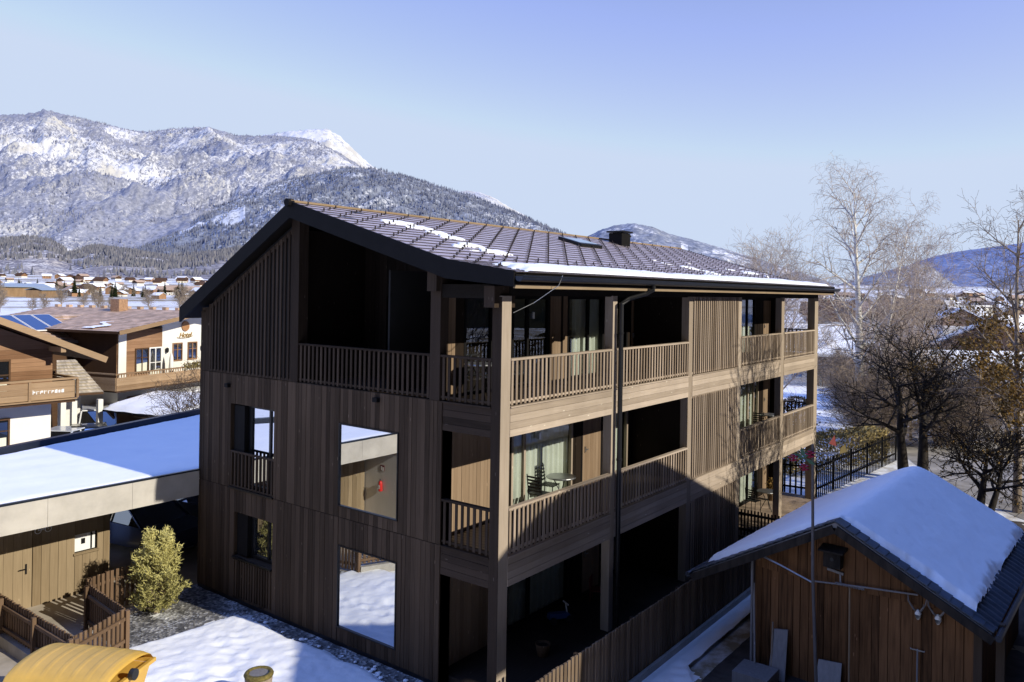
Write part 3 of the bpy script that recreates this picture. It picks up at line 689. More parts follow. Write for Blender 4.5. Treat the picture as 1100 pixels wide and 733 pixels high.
# soffit under the overhang, eave boards, lintel beam
sf = MB()
for (ya, za), (yb, zb) in zip(RP, RP[1:]):
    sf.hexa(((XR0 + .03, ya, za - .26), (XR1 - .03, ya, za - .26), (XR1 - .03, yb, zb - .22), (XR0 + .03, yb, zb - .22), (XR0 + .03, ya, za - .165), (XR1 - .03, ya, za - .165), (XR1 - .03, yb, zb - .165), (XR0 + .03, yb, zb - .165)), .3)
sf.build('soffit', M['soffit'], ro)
eb = MB(); eb.box(XR0 + .04, XR1 - .03, -.50, -.46, 8.23, 8.33, .8); eb.build('eave_board', M['eave_board'], ro)
eb = MB(); eb.box(.3, XE, .0, .2, 8.1, 8.4); eb.box(0, .3, .231, 1.58, 8.02, 8.3); eb.build('lintel_beam', M['soffit'], ab)
# gutter: half round trough with brackets
gm = MB(); nn = 8; GY, GZ, GR = -.62, 8.46, .10
for i in range(nn):
    a0, a1 = math.pi + math.pi * i / nn, math.pi + math.pi * (i + 1) / nn
    gm.quad((XR0, GY + GR * math.cos(a0), GZ + GR * math.sin(a0)), (XR0, GY + GR * math.cos(a1), GZ + GR * math.sin(a1)), (XR1 + .12, GY + GR * math.cos(a1), GZ + GR * math.sin(a1)), (XR1 + .12, GY + GR * math.cos(a0), GZ + GR * math.sin(a0)), .4)
gm.tube([(XR0, GY - GR, GZ), (XR1 + .12, GY - GR, GZ)], .014, 6, .6)
for xx in (XR0, XR1 + .12): gm.prism([(xx, GY + GR * math.cos(math.pi + math.pi * i / 8), GZ + GR * math.sin(math.pi + math.pi * i / 8)) for i in range(9)], (.008, 0, 0), .5)
x = .1
while x < XR1: gm.box(x, x + .025, GY - GR - .016, -.5, GZ + .005, GZ + .02, .2); x += .8
go = gm.build('gutter', M['gutter'], ab)
dpp = MB(); dpp.tube([(5.1, GY, GZ - .09), (5.08, GY, GZ - .2), (4.95, GY + .12, GZ - .3), (4.62, -.22, GZ - .42), (4.42, -.14, GZ - .55), (4.42, -.14, GZ - .8), (4.42, -.14, .1)], .058, 10, .5)
for zz in (1.2, 4.2, 7.2): dpp.tube([(4.42, -.14, zz), (4.42, -.14, zz + .05)], .07, 10, .2)
dpp.build('downpipe', M['black_metal'], ab, smooth=False)
cb = MB(); cb.tube([(1.0, GY - .11, 8.5), (.95, GY - .05, 8.3), (.7, -.25, 7.95), (.32, -.03, 7.75)], .008, 5); cb.build('lightning_cable', M['steel'], ab)
# skylight, chimney
def on_roof(x, y, h=0): return Vector((x, y, roof_z(y) + h))
sl = MB(); sl.hexa((on_roof(9.4, 4.15, .01), on_roof(10.7, 4.15, .01), on_roof(10.7, 5.05, .01), on_roof(9.4, 5.05, .01), on_roof(9.4, 4.15, .13), on_roof(10.7, 4.15, .13), on_roof(10.7, 5.05, .13), on_roof(9.4, 5.05, .13)))
so_ = sl.build('skylight', M['black_metal'], ro); g = MB(); g.hexa([on_roof(x, y, h) for h in (.131, .14) for x, y in ((9.5, 4.25), (10.6, 4.25), (10.6, 4.95), (9.5, 4.95))]); g.build('pane', M['glass_mirror'], so_)
ch = MB(); ch.box(13.85, 14.5, 5.2, 5.75, 9.7, 10.42); co = ch.build('chimney', M['barge'], ro); c2 = MB(); c2.box(13.78, 14.57, 5.13, 5.82, 10.44, 10.50); c2.box(14.5, 14.75, 5.3, 5.6, 10.3, 10.38); c2.build('chimney_cap', M['black_metal'], co)
# snow lying on the roof: a long band at the eave and thin patches higher up
def snow_patch(name, fn, x0, x1, y0, y1, th, nx, ny, parent=ro):
    s = MB()
    def P(u, v):
        x = x0 + (x1 - x0) * u; y = y0 + (y1 - y0) * v; m_ = fn(x, y)
        return (x, y, roof_z(y) + .034 + th * sstep(0, .35, m_) + .012 * fbm(x * 2, y * 2, 3) * sstep(0, .3, m_) - (.06 if m_ <= 0 else 0))
    s.grid(P, nx, ny, .5, keep=lambda u, v: fn(x0 + (x1 - x0) * u, y0 + (y1 - y0) * v) > -.02)
    return s.build(name, M['snow_roof'], parent, smooth=True)
snow_patch('snow_cover', lambda x, y: min(1, (y + .46) * 4, (.62 + .25 * math.sin(x * .5) + .3 * fbm(x * .7, 1.7) + .18 * sstep(2, 5, x) - y) * 2.2, (x - .25 - .25 * (y + .5)) * 1.2 + .25 * fbm(y * 4, x), (20.6 - x) * 2), 0, 20.8, -.52, 1.6, .07, 260, 26)
PATCH = ((1.95, 4.85, .62, .20), (2.25, 4.42, .55, .17), (2.42, 3.98, .46, .17), (2.48, 3.50, .44, .19), (2.3, 2.78, .40, .24), (2.45, 2.25, .66, .24), (1.62, 2.55, .22, .16))
def streak(x, y):
    return max(1 - ((x - a) / c) ** 2 - ((y - b) / d) ** 2 for a, b, c, d in PATCH) * .55 + .55 * fbm(x * 2.2, y * 3.1, 6) - .02
snow_patch('snow_cover', lambda x, y: min(1, streak(x, y)), .8, 4.2, 1.6, 5.7, .03, 90, 110)
snow_patch('snow_cover', lambda x, y: min(1, 1.6 * fbm(x * .55, y * 1.2, 11) - .62, (y - 1.0) * 3, (3.0 - y) * 3, (x - 12) * 2), 12, 20.6, 1.0, 3.2, .03, 120, 30)

# terrace at ground level ------------------------------------------------------
mb = MB(); x = .3
while x < 13.6: mb.box(x, min(13.68, x + 3.0) - .004, -1.42, YB, .0, .15); x += 3.0
mb.box(-.2, .296, -1.42, .0, 0, .149); tag(mb.build('terrace', M['deck']), 'brown boarded ground floor terrace along the building', kind='structure')
mb = MB()
for i in range(23):
    for j in range(11): mb.box(13.69 + i * .298, 13.69 + i * .298 + .290, -1.42 + j * .293, -1.42 + j * .293 + .285, 0, .145)
tag(mb.build('terrace_paving', m_plain('tan_paving_slabs', (.34, .25, .18), .85, var=.25, scale=2, tone=True)), 'tan paving slabs on the sunlit far end of the terrace', kind='structure')
def slat_fence(name, label, cat, pts, z0, z1, step, wslat, m, mp, post_step=2.2, rails=(.25, .85), thick=.03, out=1, group=None):
    P0 = Vector(pts[0] + (0,)); root = thing(name, label, cat, P0, group=group); s = MB(); rl = MB()
    for a, b in zip(pts, pts[1:]):
        a = Vector(a + (0,)) - P0; b = Vector(b + (0,)) - P0; d = b - a; Ln = d.length; d.normalize(); nrm = Vector((d.y, -d.x, 0)) * out
        for fz in rails:
            zz = z0 + (z1 - z0) * fz; rl.bar(a + Vector((0, 0, zz)) - nrm * .03, b + Vector((0, 0, zz)) - nrm * .03, .05, .07)
        k = max(1, int(Ln / step))
        for i in range(k):
            c = a + d * ((i + .5) * Ln / k); dz = rnd.uniform(-.012, .012)
            e = d * (wslat / 2); f = nrm * thick
            s.hexa((c - e + Vector((0, 0, z0)), c + e + Vector((0, 0, z0)), c + e + f + Vector((0, 0, z0)), c - e + f + Vector((0, 0, z0)), c - e + Vector((0, 0, z1 + dz)), c + e + Vector((0, 0, z1 + dz)), c + e + f + Vector((0, 0, z1 + dz)), c - e + f + Vector((0, 0, z1 + dz))))
        npst = max(1, round(Ln / post_step))
        for i in range(npst + 1):
            c = a + d * (Ln * i / npst) - nrm * .06; o = MB(); o.bar(c + Vector((0, 0, 0)), c + Vector((0, 0, z1 - .02)), .08, .08); o.build('fence_post', M[mp], root)
    s.build('slat_panel', M[m], root); rl.build('rail', M[mp], root); return root
slat_fence('terrace_fence', 'long dark upright slat fence along the ground floor terrace', 'fence', [(-1.6, -1.5), (13.7, -1.5)], .1, 1.38, .125, .085, 'fence_slat', 'dark_v')
mb = MB(); mb.box(-1.7, 13.8, -1.62, -1.54, -.05, .14); tag(mb.build('kerb', M['concrete']), 'narrow concrete kerb under the terrace fence', kind='structure')
slat_fence('terrace_divider', 'short dark railing dividing two terraces at ground level', 'railing', [(13.7, -1.35), (13.7, 1.6)], .16, 1.02, .11, .05, 'clad', 'dark_v')
slat_fence('garden_fence', 'black upright slat fence beyond the far corner of the apartment building', 'fence', [(20.75, 1.4), (20.9, .1), (31.4, -.8)], 0, 1.45, .21, .07, 'barge', 'barge', thick=.02)

# carport ----------------------------------------------------------------------
cp = thing('carport', 'flat roofed carport with snow on top and a pale fascia beside the gable', 'carport', (0, 0, 0))
CP = [(-7.9, 10.38), (-.02, 10.38), (5.6, 10.38), (5.6, 19.4), (-2.6, 16.6), (-7.9, 14.8)]
mb = MB(); mb.prism([(x, y, 2.62) for x, y in CP], (0, 0, .5)); mb.build('roof_slab', M['interior'], cp)
fa = MB()
for i in range(4): fa.box(-7.9 + i * 2.01, -7.9 + (i + 1) * 2.01 - .006, 10.33, 10.378, 2.5, 3.17)
fa.build('fascia', M['pale_panel'], cp)
ed = MB(); ed.box(-7.9, .14, 10.31, 10.40, 3.17, 3.215); ed.build('roof_edge', M['gutter'], cp); ed = MB()
for (a, b) in (((5.6, 19.4), (-2.6, 16.6)), ((-2.6, 16.6), (-7.9, 14.8))): ed.bar((a[0], a[1], 3.22), (b[0], b[1], 3.22), .22, .24)
ed.build('roof_edge', M['gutter'], cp)
sn = MB()
def inside(x, y):
    n = Vector((-.318, .948, 0)); d = (Vector((x, y, 0)) - Vector((-2.6, 16.6, 0))).dot(n); return min(-d - .14, y - 10.42, x + 7.82, 5.5 - x)
sn.grid(lambda u, v: (lambda x, y: (x, y, 3.125 + .075 * sstep(0, .25, inside(x, y)) + .02 * fbm(x * .8, y * .8, 2) * sstep(0, .3, inside(x, y))))(-7.9 + 13.5 * u, 10.38 + 9.1 * v), 110, 80, .5, keep=lambda u, v: inside(-7.9 + 13.5 * u, 10.38 + 9.1 * v) > -.05)
sn.build('snow_cover', M['snow_roof'], cp, smooth=True)
# boarded bike shed under the roof: front wall, side wall, door, small window
mb = MB(); xs = -7.72; holes = [(-2.43, -1.85, 1.12, 1.6), (-4.55, -3.45, 0, 2.05)]
edges = sorted({-7.72, -1.54, -2.43, -1.85, -4.55, -3.45})
for a, b in zip(edges, edges[1:]):
    n = max(1, round((b - a) / .2)); hs = sorted((h[2], h[3]) for h in holes if h[0] < (a + b) / 2 < h[1])
    for i in range(n):
        u0, u1 = a + (b - a) * i / n, a + (b - a) * (i + 1) / n; c = 0; tn = rnd.random(); off = rnd.uniform(0, .012)
        for h0, h1 in hs + [(2.62, 2.62)]:
            if h0 > c: mb.box(u0 + .004, u1 - .004, 12.17 + off, 12.22, c, h0, tn)
            c = h1
for i in range(14): mb.box(-1.545, -1.50, 12.23 + i * .2, 12.42 + i * .2, 0, 2.62)
mb.build('shed_wall', M['tan_slat'], cp)
mb = MB(); mb.box(-7.7, -1.56, 12.46, 12.5, 0, 2.6); mb.box(-7.7, -1.56, 14.9, 15, 0, 2.6); mb.build('inner_wall', M['interior'], cp)
d = MB()
for i in range(5): d.box(-4.54 + i * .217, -4.54 + (i + 1) * .217 - .006, 12.19, 12.23, .02, 2.04, .75 + .1 * rnd.random())
do = d.build('door', M['tan_slat'], cp); h = MB(); h.box(-3.62, -3.58, 12.17, 12.19, .9, 1.15); h.bar((-3.60, 12.14, 1.04), (-3.78, 12.14, 1.04), .02, .02); h.build('handle', M['black_metal'], do)
wv = MB(); wv.box(-2.43, -1.86, 12.30, 12.32, 1.12, 1.6); wo = wv.build('window', M['white_paint'], cp); wk = MB(); wk.box(-2.22, -2.12, 12.285, 12.299, 1.3, 1.44); wk.box(-1.98, -1.94, 12.285, 12.299, 1.13, 1.59); wk.build('window_bar', M['black_metal'], wo)
fr = MB(); fr.box(-2.47, -1.81, 12.13, 12.18, 1.07, 1.115); fr.build('sill', M['tan_slat'], wo)
bk = MB()                                                               # white bicycle pictogram on the boards above the door
def ring(cx, cz, r, y): bk.tube([(cx + r * math.cos(a * math.pi / 8), y, cz + r * math.sin(a * math.pi / 8)) for a in range(17)], .009, 5, cap=False)
YK = 12.155; ring(-3.34, 1.93, .075, YK); ring(-3.10, 1.93, .075, YK)
for a, b in (((-3.34, 1.93), (-3.28, 2.06)), ((-3.28, 2.06), (-3.14, 2.06)), ((-3.14, 2.06), (-3.21, 1.94)), ((-3.21, 1.94), (-3.28, 2.06)), ((-3.21, 1.94), (-3.34, 1.93)), ((-3.10, 1.93), (-3.15, 2.1)), ((-3.15, 2.1), (-3.09, 2.1)), ((-3.31, 2.09), (-3.25, 2.09))):
    bk.tube([(a[0], YK, a[1]), (b[0], YK, b[1])], .009, 5)
bk.build('bicycle_sign', M['white_paint'], cp)
# end wing wall facing the gable (mirrored in the big windows), columns
mb = MB(); mb.box(-8.05, -7.75, 8.4, 15, 0, 2.62); o = mb.build('end_wall', m_wood('grey_end_wall_boards', (.62, .60, .57), (.76, .74, .71), 'z'), cp)
mb = MB(); mb.box(-8.1, -7.7, 8.35, 15, 2.62, 3.1); mb.build('fascia', M['pale_panel'], cp); mb = MB(); mb.box(-8.14, -7.66, 8.3, 15, 3.1, 3.3); mb.build('roof_edge', M['gutter'], cp)
for x, y in ((5.3, 18.9), (1.2, 17.4), (-1.5, 15.9), (5.3, 12.5)): o = MB(); o.box(x - .1, x + .1, y - .1, y + .1, 0, 2.62); o.build('column', M['dark_v'], cp)
ex = thing('fire_extinguisher', 'red fire extinguisher hung on the pale end wall of the carport', 'extinguisher', (-7.66, 11.3, .98)); ex.scale = (.8, .8, .8)
o = MB(); o.lathe([(.07, 0), (.085, .03), (.085, .38), (.06, .44), (.025, .47)], n=14); o.build('cylinder', M['red'], ex, smooth=True)
o = MB(); o.lathe([(.03, .47), (.03, .52), (.015, .55)], n=8); o.bar((0, 0, .54), (.11, 0, .57), .02, .02); o.tube([(.03, .03, .5), (.09, .06, .4), (.1, .05, .15)], .012, 5); o.build('valve', M['black'], ex)
o = MB(); o.box(.086, .089, -.05, .05, .12, .28); o.build('label_plate', M['white_paint'], ex)
o = MB(); o.box(-7.748, -7.738, 11.20, 11.40, 1.70, 1.90); sg = tag(o.build('extinguisher_sign', M['maroon']), 'small square sign above the red fire extinguisher', 'sign')
o = MB(); o.box(-7.737, -7.734, 11.23, 11.30, 1.70, 1.84); o.box(-7.737, -7.734, 11.33, 11.37, 1.72, 1.86); o.build('pictogram', M['white_paint'], sg)

# ------------------------------------------------------------------ near ground: snow sheets, gravel, paving
mb = MB(); mb.grid(lambda u, v: (-4.7 + 8 * u, 7.3 + 3.2 * v, .012 + .02 * fbm(u * 12, v * 9)), 60, 30)
tag(mb.build('gravel_bed', M['gravel'], smooth=True), 'dark gravel bed with thin snow between the gable and the carport', kind='stuff')
mb = MB(); mb.grid(lambda u, v: (-.55 + .55 * u, 0 + 7.4 * v, .016 + .015 * fbm(u * 3, v * 20)), 6, 60); tag(mb.build('gravel_strip', M['gravel'], smooth=True), 'dark gravel strip along the foot of the gable', kind='stuff')
mb = MB(); mb.box(-9, -3.3, 7.8, 12.2, -.02, .035); mb.box(-3.3, -1.55, 9.9, 12.2, -.02, .034); mb.box(-1.55, 5.5, 10.5, 18.5, -.02, .033); tag(mb.build('pavement', M['paving']), 'pale paving under the carport and inside the picket fence', kind='structure')
def lawn(x, y):
    e = 9
    if y > -1.6:
        e = min(e, -.42 + .12 * fbm(y * 1.2, 4.4) - x)                      # strip kept free along the gable
        lx = 7.85 - .08 * (x + .4) + .1 * fbm(x * 1.5, 8.1); e = min(e, lx - y)
        e = max(e, -1)
    if y < -1.0: e = min(e, -1.68 + .05 * fbm(x * 2, 1) - y) if x > -1.75 else e
    if x < -3.9: e = min(e, 6.85 - y)
    if y < -2.0 and x > -3.5: e = min(e, max(y + 2.75 + .25 * fbm(x * 1.1, 6.6), -3.2 - x))  # snow left off here, out of view, to cut bounce onto the facade
    if x > 2.6 and y < -2.2: e = min(e, (2.9 - x + .9 * fbm(x, y, 3) + (y + 3.2) * .9))
    return e
rfp = random.Random(4); FOOT = []
for (ax, ay, bx, by, n_) in ((-4.2, 3.9, -1.2, 6.6, 11), (-3.6, 5.9, -.9, 4.6, 9), (-2.2, 2.6, -1.6, 6.9, 12), (1.0, -3.0, 4.4, -2.0, 9), (-6, 1, -2.4, 5.4, 13)):
    for k in range(n_):
        t = k / (n_ - 1); FOOT.append((ax + (bx - ax) * t + rfp.gauss(0, .08) + (.09 if k % 2 else -.09), ay + (by - ay) * t + rfp.gauss(0, .08), rfp.uniform(.035, .06)))
def lawn_pt(u, v):
    x, y = -17 + 31 * u, -14 + 22 * v; e = lawn(x, y)
    foot = 0
    if -7 < x < 5 and -4 < y < 8:
        for fx, fy, fd in FOOT:
            q = ((x - fx + .4 * (y - fy)) ** 2 * 1.6 + (y - fy) ** 2 * .7) / .018
            if q < 9: foot += -fd * .8 * math.exp(-q) + fd * .12 * math.exp(-(math.sqrt(q) - 1.7) ** 2 * 3)
    return (x, y, .006 + .10 * sstep(-.02, .22, e) + sstep(0, .3, e) * (.035 * fbm(x * .7, y * .7, 2) + .022 * fbm(x * 3.1, y * 3.1, 5, 4) - .03 * max(0, fbm(x * 5, y * 5, 9) - .35) + foot))
mb = MB(); mb.grid(lawn_pt, 560, 400, .5, keep=lambda u, v: lawn(-17 + 31 * u, -14 + 22 * v) > -.06)
tag(mb.build('snow_lawn', M['snow'], smooth=True), 'trodden snow on the lawn around the building', kind='structure')
# footprints' rims and lumps of snow along the edge
mb = MB()
for _ in range(46):
    y = rnd.uniform(.6, 7.4); x = -.38 + rnd.gauss(0, .10); r = rnd.uniform(.02, .075)
    mb.lathe([(r * .7, -.01), (r, r * .2), (r * .8, r * .4), (r * .2, r * .5)], (x, y, .03), 7)
tag(mb.build('snow_lumps', M['snow'], smooth=True), 'lumps of frozen snow on the gravel at the gable foot', kind='stuff')
mb = MB(); mb.grid(lambda u, v: (-3.6 + 26 * u, -14 + 11.4 * v, .02 + .05 * fbm(u * 30, v * 13)), 130, 60); tag(mb.build('bare_soil', m_plain('dark_soil', (.06, .048, .04), .95, var=.5, scale=2.5, bump=.8), smooth=True), 'dark bare soil around the old shed, extended out of view to cut snow bounce', kind='structure')  # soil widened past the view so less snow light reaches the facade

# picket pen beside the bike shed
slat_fence('picket_fence', 'low brown picket fence with scalloped run enclosing a corner by the bike shed', 'fence', [(-4.75, 12.1), (-4.72, 7.08), (-3.38, 7.68)], .30, 1.10, .125, .075, 'fence', 'fence', post_step=1.7, rails=(.15, .75), out=-1)
slat_fence('picket_fence', 'low brown picket fence running from the pen corner back to the carport', 'fence', [(-3.38, 7.70), (-3.2, 9.7), (-2.95, 10.15), (-2.45, 10.3), (-1.0, 10.3)], .10, 1.10, .125, .075, 'fence', 'fence', post_step=1.6, rails=(.15, .75), out=1)
mb = MB(); mb.box(-4.86, -4.66, 6.98, 12.1, -.05, .29); mb.bar((-4.7, 7.02, .1), (-3.4, 7.6, .1), .14, .3); tag(mb.build('plinth_wall', M['concrete']), 'low pale concrete plinth under the picket fence', 'wall')

# ------------------------------------------------------------------ cars
def m_paint(name, c): return m_plain(name, c, .28, .0, var=.02, bump=0, spec=.6, **{'Coat__Weight': .6})
def make_car(name, label, paint, loc, rz, van=False, group=None):
    t = thing(name, label, 'car', loc, rz, group); b = MB()
    Lc, Wc = 2.15, .88
    prof = [(-2.12, .35), (-2.16, .62), (-2.05, .86), (-1.2, .97), (1.35, 1.0), (2.0, .95), (2.13, .70), (2.13, .35)] if not van else [(-2.12, .35), (-2.16, .70), (-2.0, 1.0), (-1.3, 1.10), (1.9, 1.12), (2.12, .95), (2.14, .35)]
    roofp = [(-1.15, .97), (-.45, 1.42), (.75, 1.46), (1.55, 1.02)] if not van else [(-1.35, 1.08), (-.6, 1.78), (1.7, 1.82), (2.02, 1.08)]
    i0 = len(b.v)
    def shell(pr, w0, w1, zt):
        n = len(pr); secs = []
        for sy, wx in ((-1, w0), (-.92, w1), (.92, w1), (1, w0)):
            secs.append([(x, (Wc * sy) if abs(sy) < 1 else Wc * sy * 1.0, z) for x, z in pr])
        for k in range(3):
            for i in range(n):
                j = (i + 1) % n; b.quad(secs[k][i], secs[k][j], secs[k + 1][j], secs[k + 1][i], .5)
        for s_ in (0, 3):
            i = len(b.v); b.v.extend(secs[s_]); b.face(tuple(range(i, i + n)), .5)
    shell(prof, 1, 1, 0)
    b.build('body', paint, t)
    g = MB(); ins = .12
    for sy in (-1, 1):
        g.v += [(x, sy * (Wc - .03 - (ins if z > 1.2 else 0)), z) for x, z in roofp]; k = len(g.v) - 4; g.face((k, k + 1, k + 2, k + 3), .5)
    g.quad((roofp[0][0], -Wc + .03, roofp[0][1]), (roofp[0][0], Wc - .03, roofp[0][1]), (roofp[1][0], Wc - .15, roofp[1][1]), (roofp[1][0], -Wc + .15, roofp[1][1]))
    g.quad((roofp[3][0], -Wc + .03, roofp[3][1]), (roofp[3][0], Wc - .03, roofp[3][1]), (roofp[2][0], Wc - .15, roofp[2][1]), (roofp[2][0], -Wc + .15, roofp[2][1]))
    g.build('window', M['glass_dark'], t)
    rf = MB(); rf.hexa([(x, y, z) for z, dd in ((1.435 if not van else 1.79, 0), (1.475 if not van else 1.84, .04)) for x, y in ((roofp[1][0] - .03 + dd, -Wc + .14 + dd), (roofp[2][0] + .04 - dd, -Wc + .14 + dd), (roofp[2][0] + .04 - dd, Wc - .14 - dd), (roofp[1][0] - .03 + dd, Wc - .14 - dd))])
    for sy in (-1, 1):
        for i, j in ((0, 1), (3, 2)): rf.bar((roofp[i][0], sy * (Wc - .025), roofp[i][1]), (roofp[j][0], sy * (Wc - .145), roofp[j][1]), .06, .05)
        rf.bar((.2, sy * (Wc - .025), 1.0), (.15, sy * (Wc - .14), roofp[1][1] + .01), .07, .04)
    rf.build('car_roof', paint, t)
    for x in (-1.35, 1.35):
        for sy in (-1, 1):
            wl_ = MB(); wl_.tube([(x, sy * (Wc - .17), .31), (x, sy * (Wc + .015), .31)], .31, 16); o = wl_.build('wheel', M['black'], t)
            wr = MB(); wr.tube([(x, sy * (Wc + .016), .31), (x, sy * (Wc + .03), .31)], .19, 12); wr.build('rim', M['steel'], o)
    for sy in (-1, 1):
        o = MB(); o.box(-2.19, -2.10, sy * .66 - .16, sy * .66 + .16, .66, .80); o.build('headlight', M['white_paint'], t)
        o = MB(); o.box(2.06, 2.15, sy * .70 - .12, sy * .70 + .12, .74, .92); o.build('tail_light', M['red'], t)
    o = MB(); o.box(2.13, 2.15, -.26, .26, .45, .56); o.build('number_plate', M['white_paint'], t)
    return t
pw = m_paint('white_car_paint', (.75, .76, .78)); pk = m_paint('black_car_paint', (.012, .013, .016)); ps = m_paint('silver_car_paint', (.55, .57, .60)); pr = m_paint('red_car_paint', (.45, .03, .03)); pb = m_paint('blue_car_paint', (.02, .035, .10))
make_car('parked_car', 'dark blue car under the carport nearest the bike shed', pb, (.6, 14.6, .034), R(100))
make_car('parked_car', 'black car under the carport next to the gable corner', pk, (3.3, 14.2, .034), R(100))
make_car('parked_van', 'white compact van parked in front of the hotel entrance', pw, bearing(107, 41.0), R(66), True)
make_car('parked_car', 'silver car parked beside the brown chalet', ps, bearing(74, 37.2), R(215))
make_car('parked_car', 'dark car with red lights between the silver car and the snowy shed roof', pk, bearing(97, 37.9), R(65))
make_car('parked_car', 'black car half hidden below the snowy garage roof', pk, bearing(133, 37.6), R(30))

# ------------------------------------------------------------------ waste container, planter
wc = thing('waste_container', 'yellow wheeled waste container with domed ribbed lid at the lower left', 'container', (-5.35, 5.40, .14), R(-62))
M['yellow'] = m_plain('yellow_plastic', (.62, .38, .075), .5, var=.10, scale=3.0, bump=.08)
mb = MB(); nx, ny = 28, 18; BX, BY = .98, .72
def lid(u, v):
    x = (u * 2 - 1) * BX; y = (v * 2 - 1) * BY; s_ = (1 - abs(v * 2 - 1) ** 2.3) ** .55; e_ = (1 - abs(u * 2 - 1) ** 6) ** .5
    rib = .008 if abs(((u * 7) % 1) - .5) < .13 else 0
    return (x, y, 1.02 + (.32 + rib) * s_ * (.72 + .28 * e_))
mb.grid(lid, 112, ny, .5); mb.build('lid', M['yellow'], wc, smooth=True)
mb = MB(); mb.box(-BX - .03, BX + .03, -BY - .03, -BY + .04, .96, 1.03); mb.box(-BX - .03, BX + .03, BY - .04, BY + .03, .96, 1.03); mb.box(-BX - .03, -BX + .04, -BY + .04, BY - .04, .96, 1.03); mb.box(BX - .04, BX + .03, -BY + .04, BY - .04, .96, 1.03); mb.build('rim', M['yellow'], wc)
mb = MB(); mb.hexa(((-.8, -.5, .2), (.8, -.5, .2), (.8, .5, .2), (-.8, .5, .2), (-.94, -.68, .958), (.94, -.68, .958), (.94, .68, .958), (-.94, .68, .958))); mb.build('body', M['yellow'], wc)
for k in (-1, 1):
    o = MB(); o.tube([(k * (BX + .03), 0, 1.06), (k * (BX + .12), 0, 1.06)], .10, 14); o.build('pivot', M['black'], wc)
    o = MB(); o.box(k * .45 - .06, k * .45 + .06, -BY - .07, -BY - .03, .98, 1.1); o.build('latch', M['yellow'], wc)
    for j in (-1, 1): o = MB(); o.tube([(k * .65 - .03, j * .42, .1), (k * .65 + .03, j * .42, .1)], .1, 12); o.build('wheel', M['black'], wc)
pl_ = thing('tree_stump', 'round cut tree stump with mossy rim standing in the snow', 'stump', (-2.75, 3.72, .05))
o = MB(); o.lathe([(.30, 0), (.27, .15), (.25, .40), (.265, .56)], n=22); o.build('trunk', M['bark_grey'], pl_, smooth=True)
o = MB(); o.lathe([(.27, .56), (.285, .60), (.26, .64), (.20, .645), (.19, .60)], n=22); o.build('mossy_rim', m_plain('moss', (.14, .11, .03), .95, var=.5, scale=14, bump=.6), pl_, smooth=True)
o = MB(); o.lathe([(.189, .58), (.185, .62), (.02, .625)], n=22); o.build('cut_face', M['grey_wood'], pl_)

# ------------------------------------------------------------------ trees
def rot_about(v, axis, ang): return Matrix.Rotation(ang, 3, axis) @ v
def branch(mb, p, d, length, r, lvl, P, rg):
    """tapered curved limb with side limbs; P holds per-level settings"""
    segs = max(2, P['segs'][min(lvl, len(P['segs']) - 1)]); pts = [p]; rad = [r]; cur = Vector(p); dd = Vector(d).normalized(); dirs = [dd]
    for i in range(segs):
        g = P['grav'][min(lvl, len(P['grav']) - 1)]; wv = P['wob'][min(lvl, len(P['wob']) - 1)]
        dd = (dd + Vector((rg.gauss(0, wv), rg.gauss(0, wv), rg.gauss(0, wv) * .6 + g)) * (1.0 / segs * 2)).normalized()
        cur = cur + dd * (length / segs); pts.append(cur.copy()); dirs.append(dd)
        rad.append(max(P['rmin'], r * (1 - (i + 1) / segs * P['taper'])))
    mb[min(lvl, len(mb) - 1)].tube(pts, rad, (9, 6, 4, 3, 3)[min(lvl, 4)], rg.random(), cap=False)
    if P.get('ends') is not None and lvl >= P['leaf_lvl']: P['ends'] += [(q, lvl) for q in pts[1:]]
    if lvl >= P['levels']: return
    n = P['kids'][min(lvl, len(P['kids']) - 1)]; s0 = P['start'][min(lvl, len(P['start']) - 1)]
    ph = rg.random() * 6.28
    for k in range(n):
        t = s0 + (1 - s0) * (k + rg.random()) / n; i = min(segs - 1, int(t * segs)); f = t * segs - i
        q = pts[i].lerp(pts[i + 1], f); ax = dirs[i + 1].orthogonal().normalized(); ax = rot_about(ax, dirs[i + 1], ph + k * 2.4 + rg.uniform(-.5, .5))
        nd = rot_about(dirs[i + 1], ax, R(rg.uniform(*P['ang'][min(lvl, len(P['ang']) - 1)])))
        ll = length * rg.uniform(*P['len'][min(lvl, len(P['len']) - 1)]) * (1.0 if lvl else (1.05 - .65 * t))
        rr = min(rad[i] * .75, max(P['rmin'], r * P['rk'][min(lvl, len(P['rk']) - 1)] * (1.1 - .5 * t)))
        branch(mb, q, nd, ll, rr, lvl + 1, P, rg)
def leaves(mb, ends, n, spread, size, rg):
    for _ in range(n):
        q = Vector(rg.choice(ends)[0]) + Vector((rg.gauss(0, spread), rg.gauss(0, spread), rg.gauss(0, spread)))
        a = Vector((rg.gauss(0, 1), rg.gauss(0, 1), rg.gauss(0, 1))).normalized(); b = a.orthogonal().normalized(); s_ = size * rg.uniform(.6, 1.4)
        c = a.cross(b); mb.quad(q - b * s_, q - c * s_ * .6, q + b * s_, q + c * s_ * .6, rg.random())
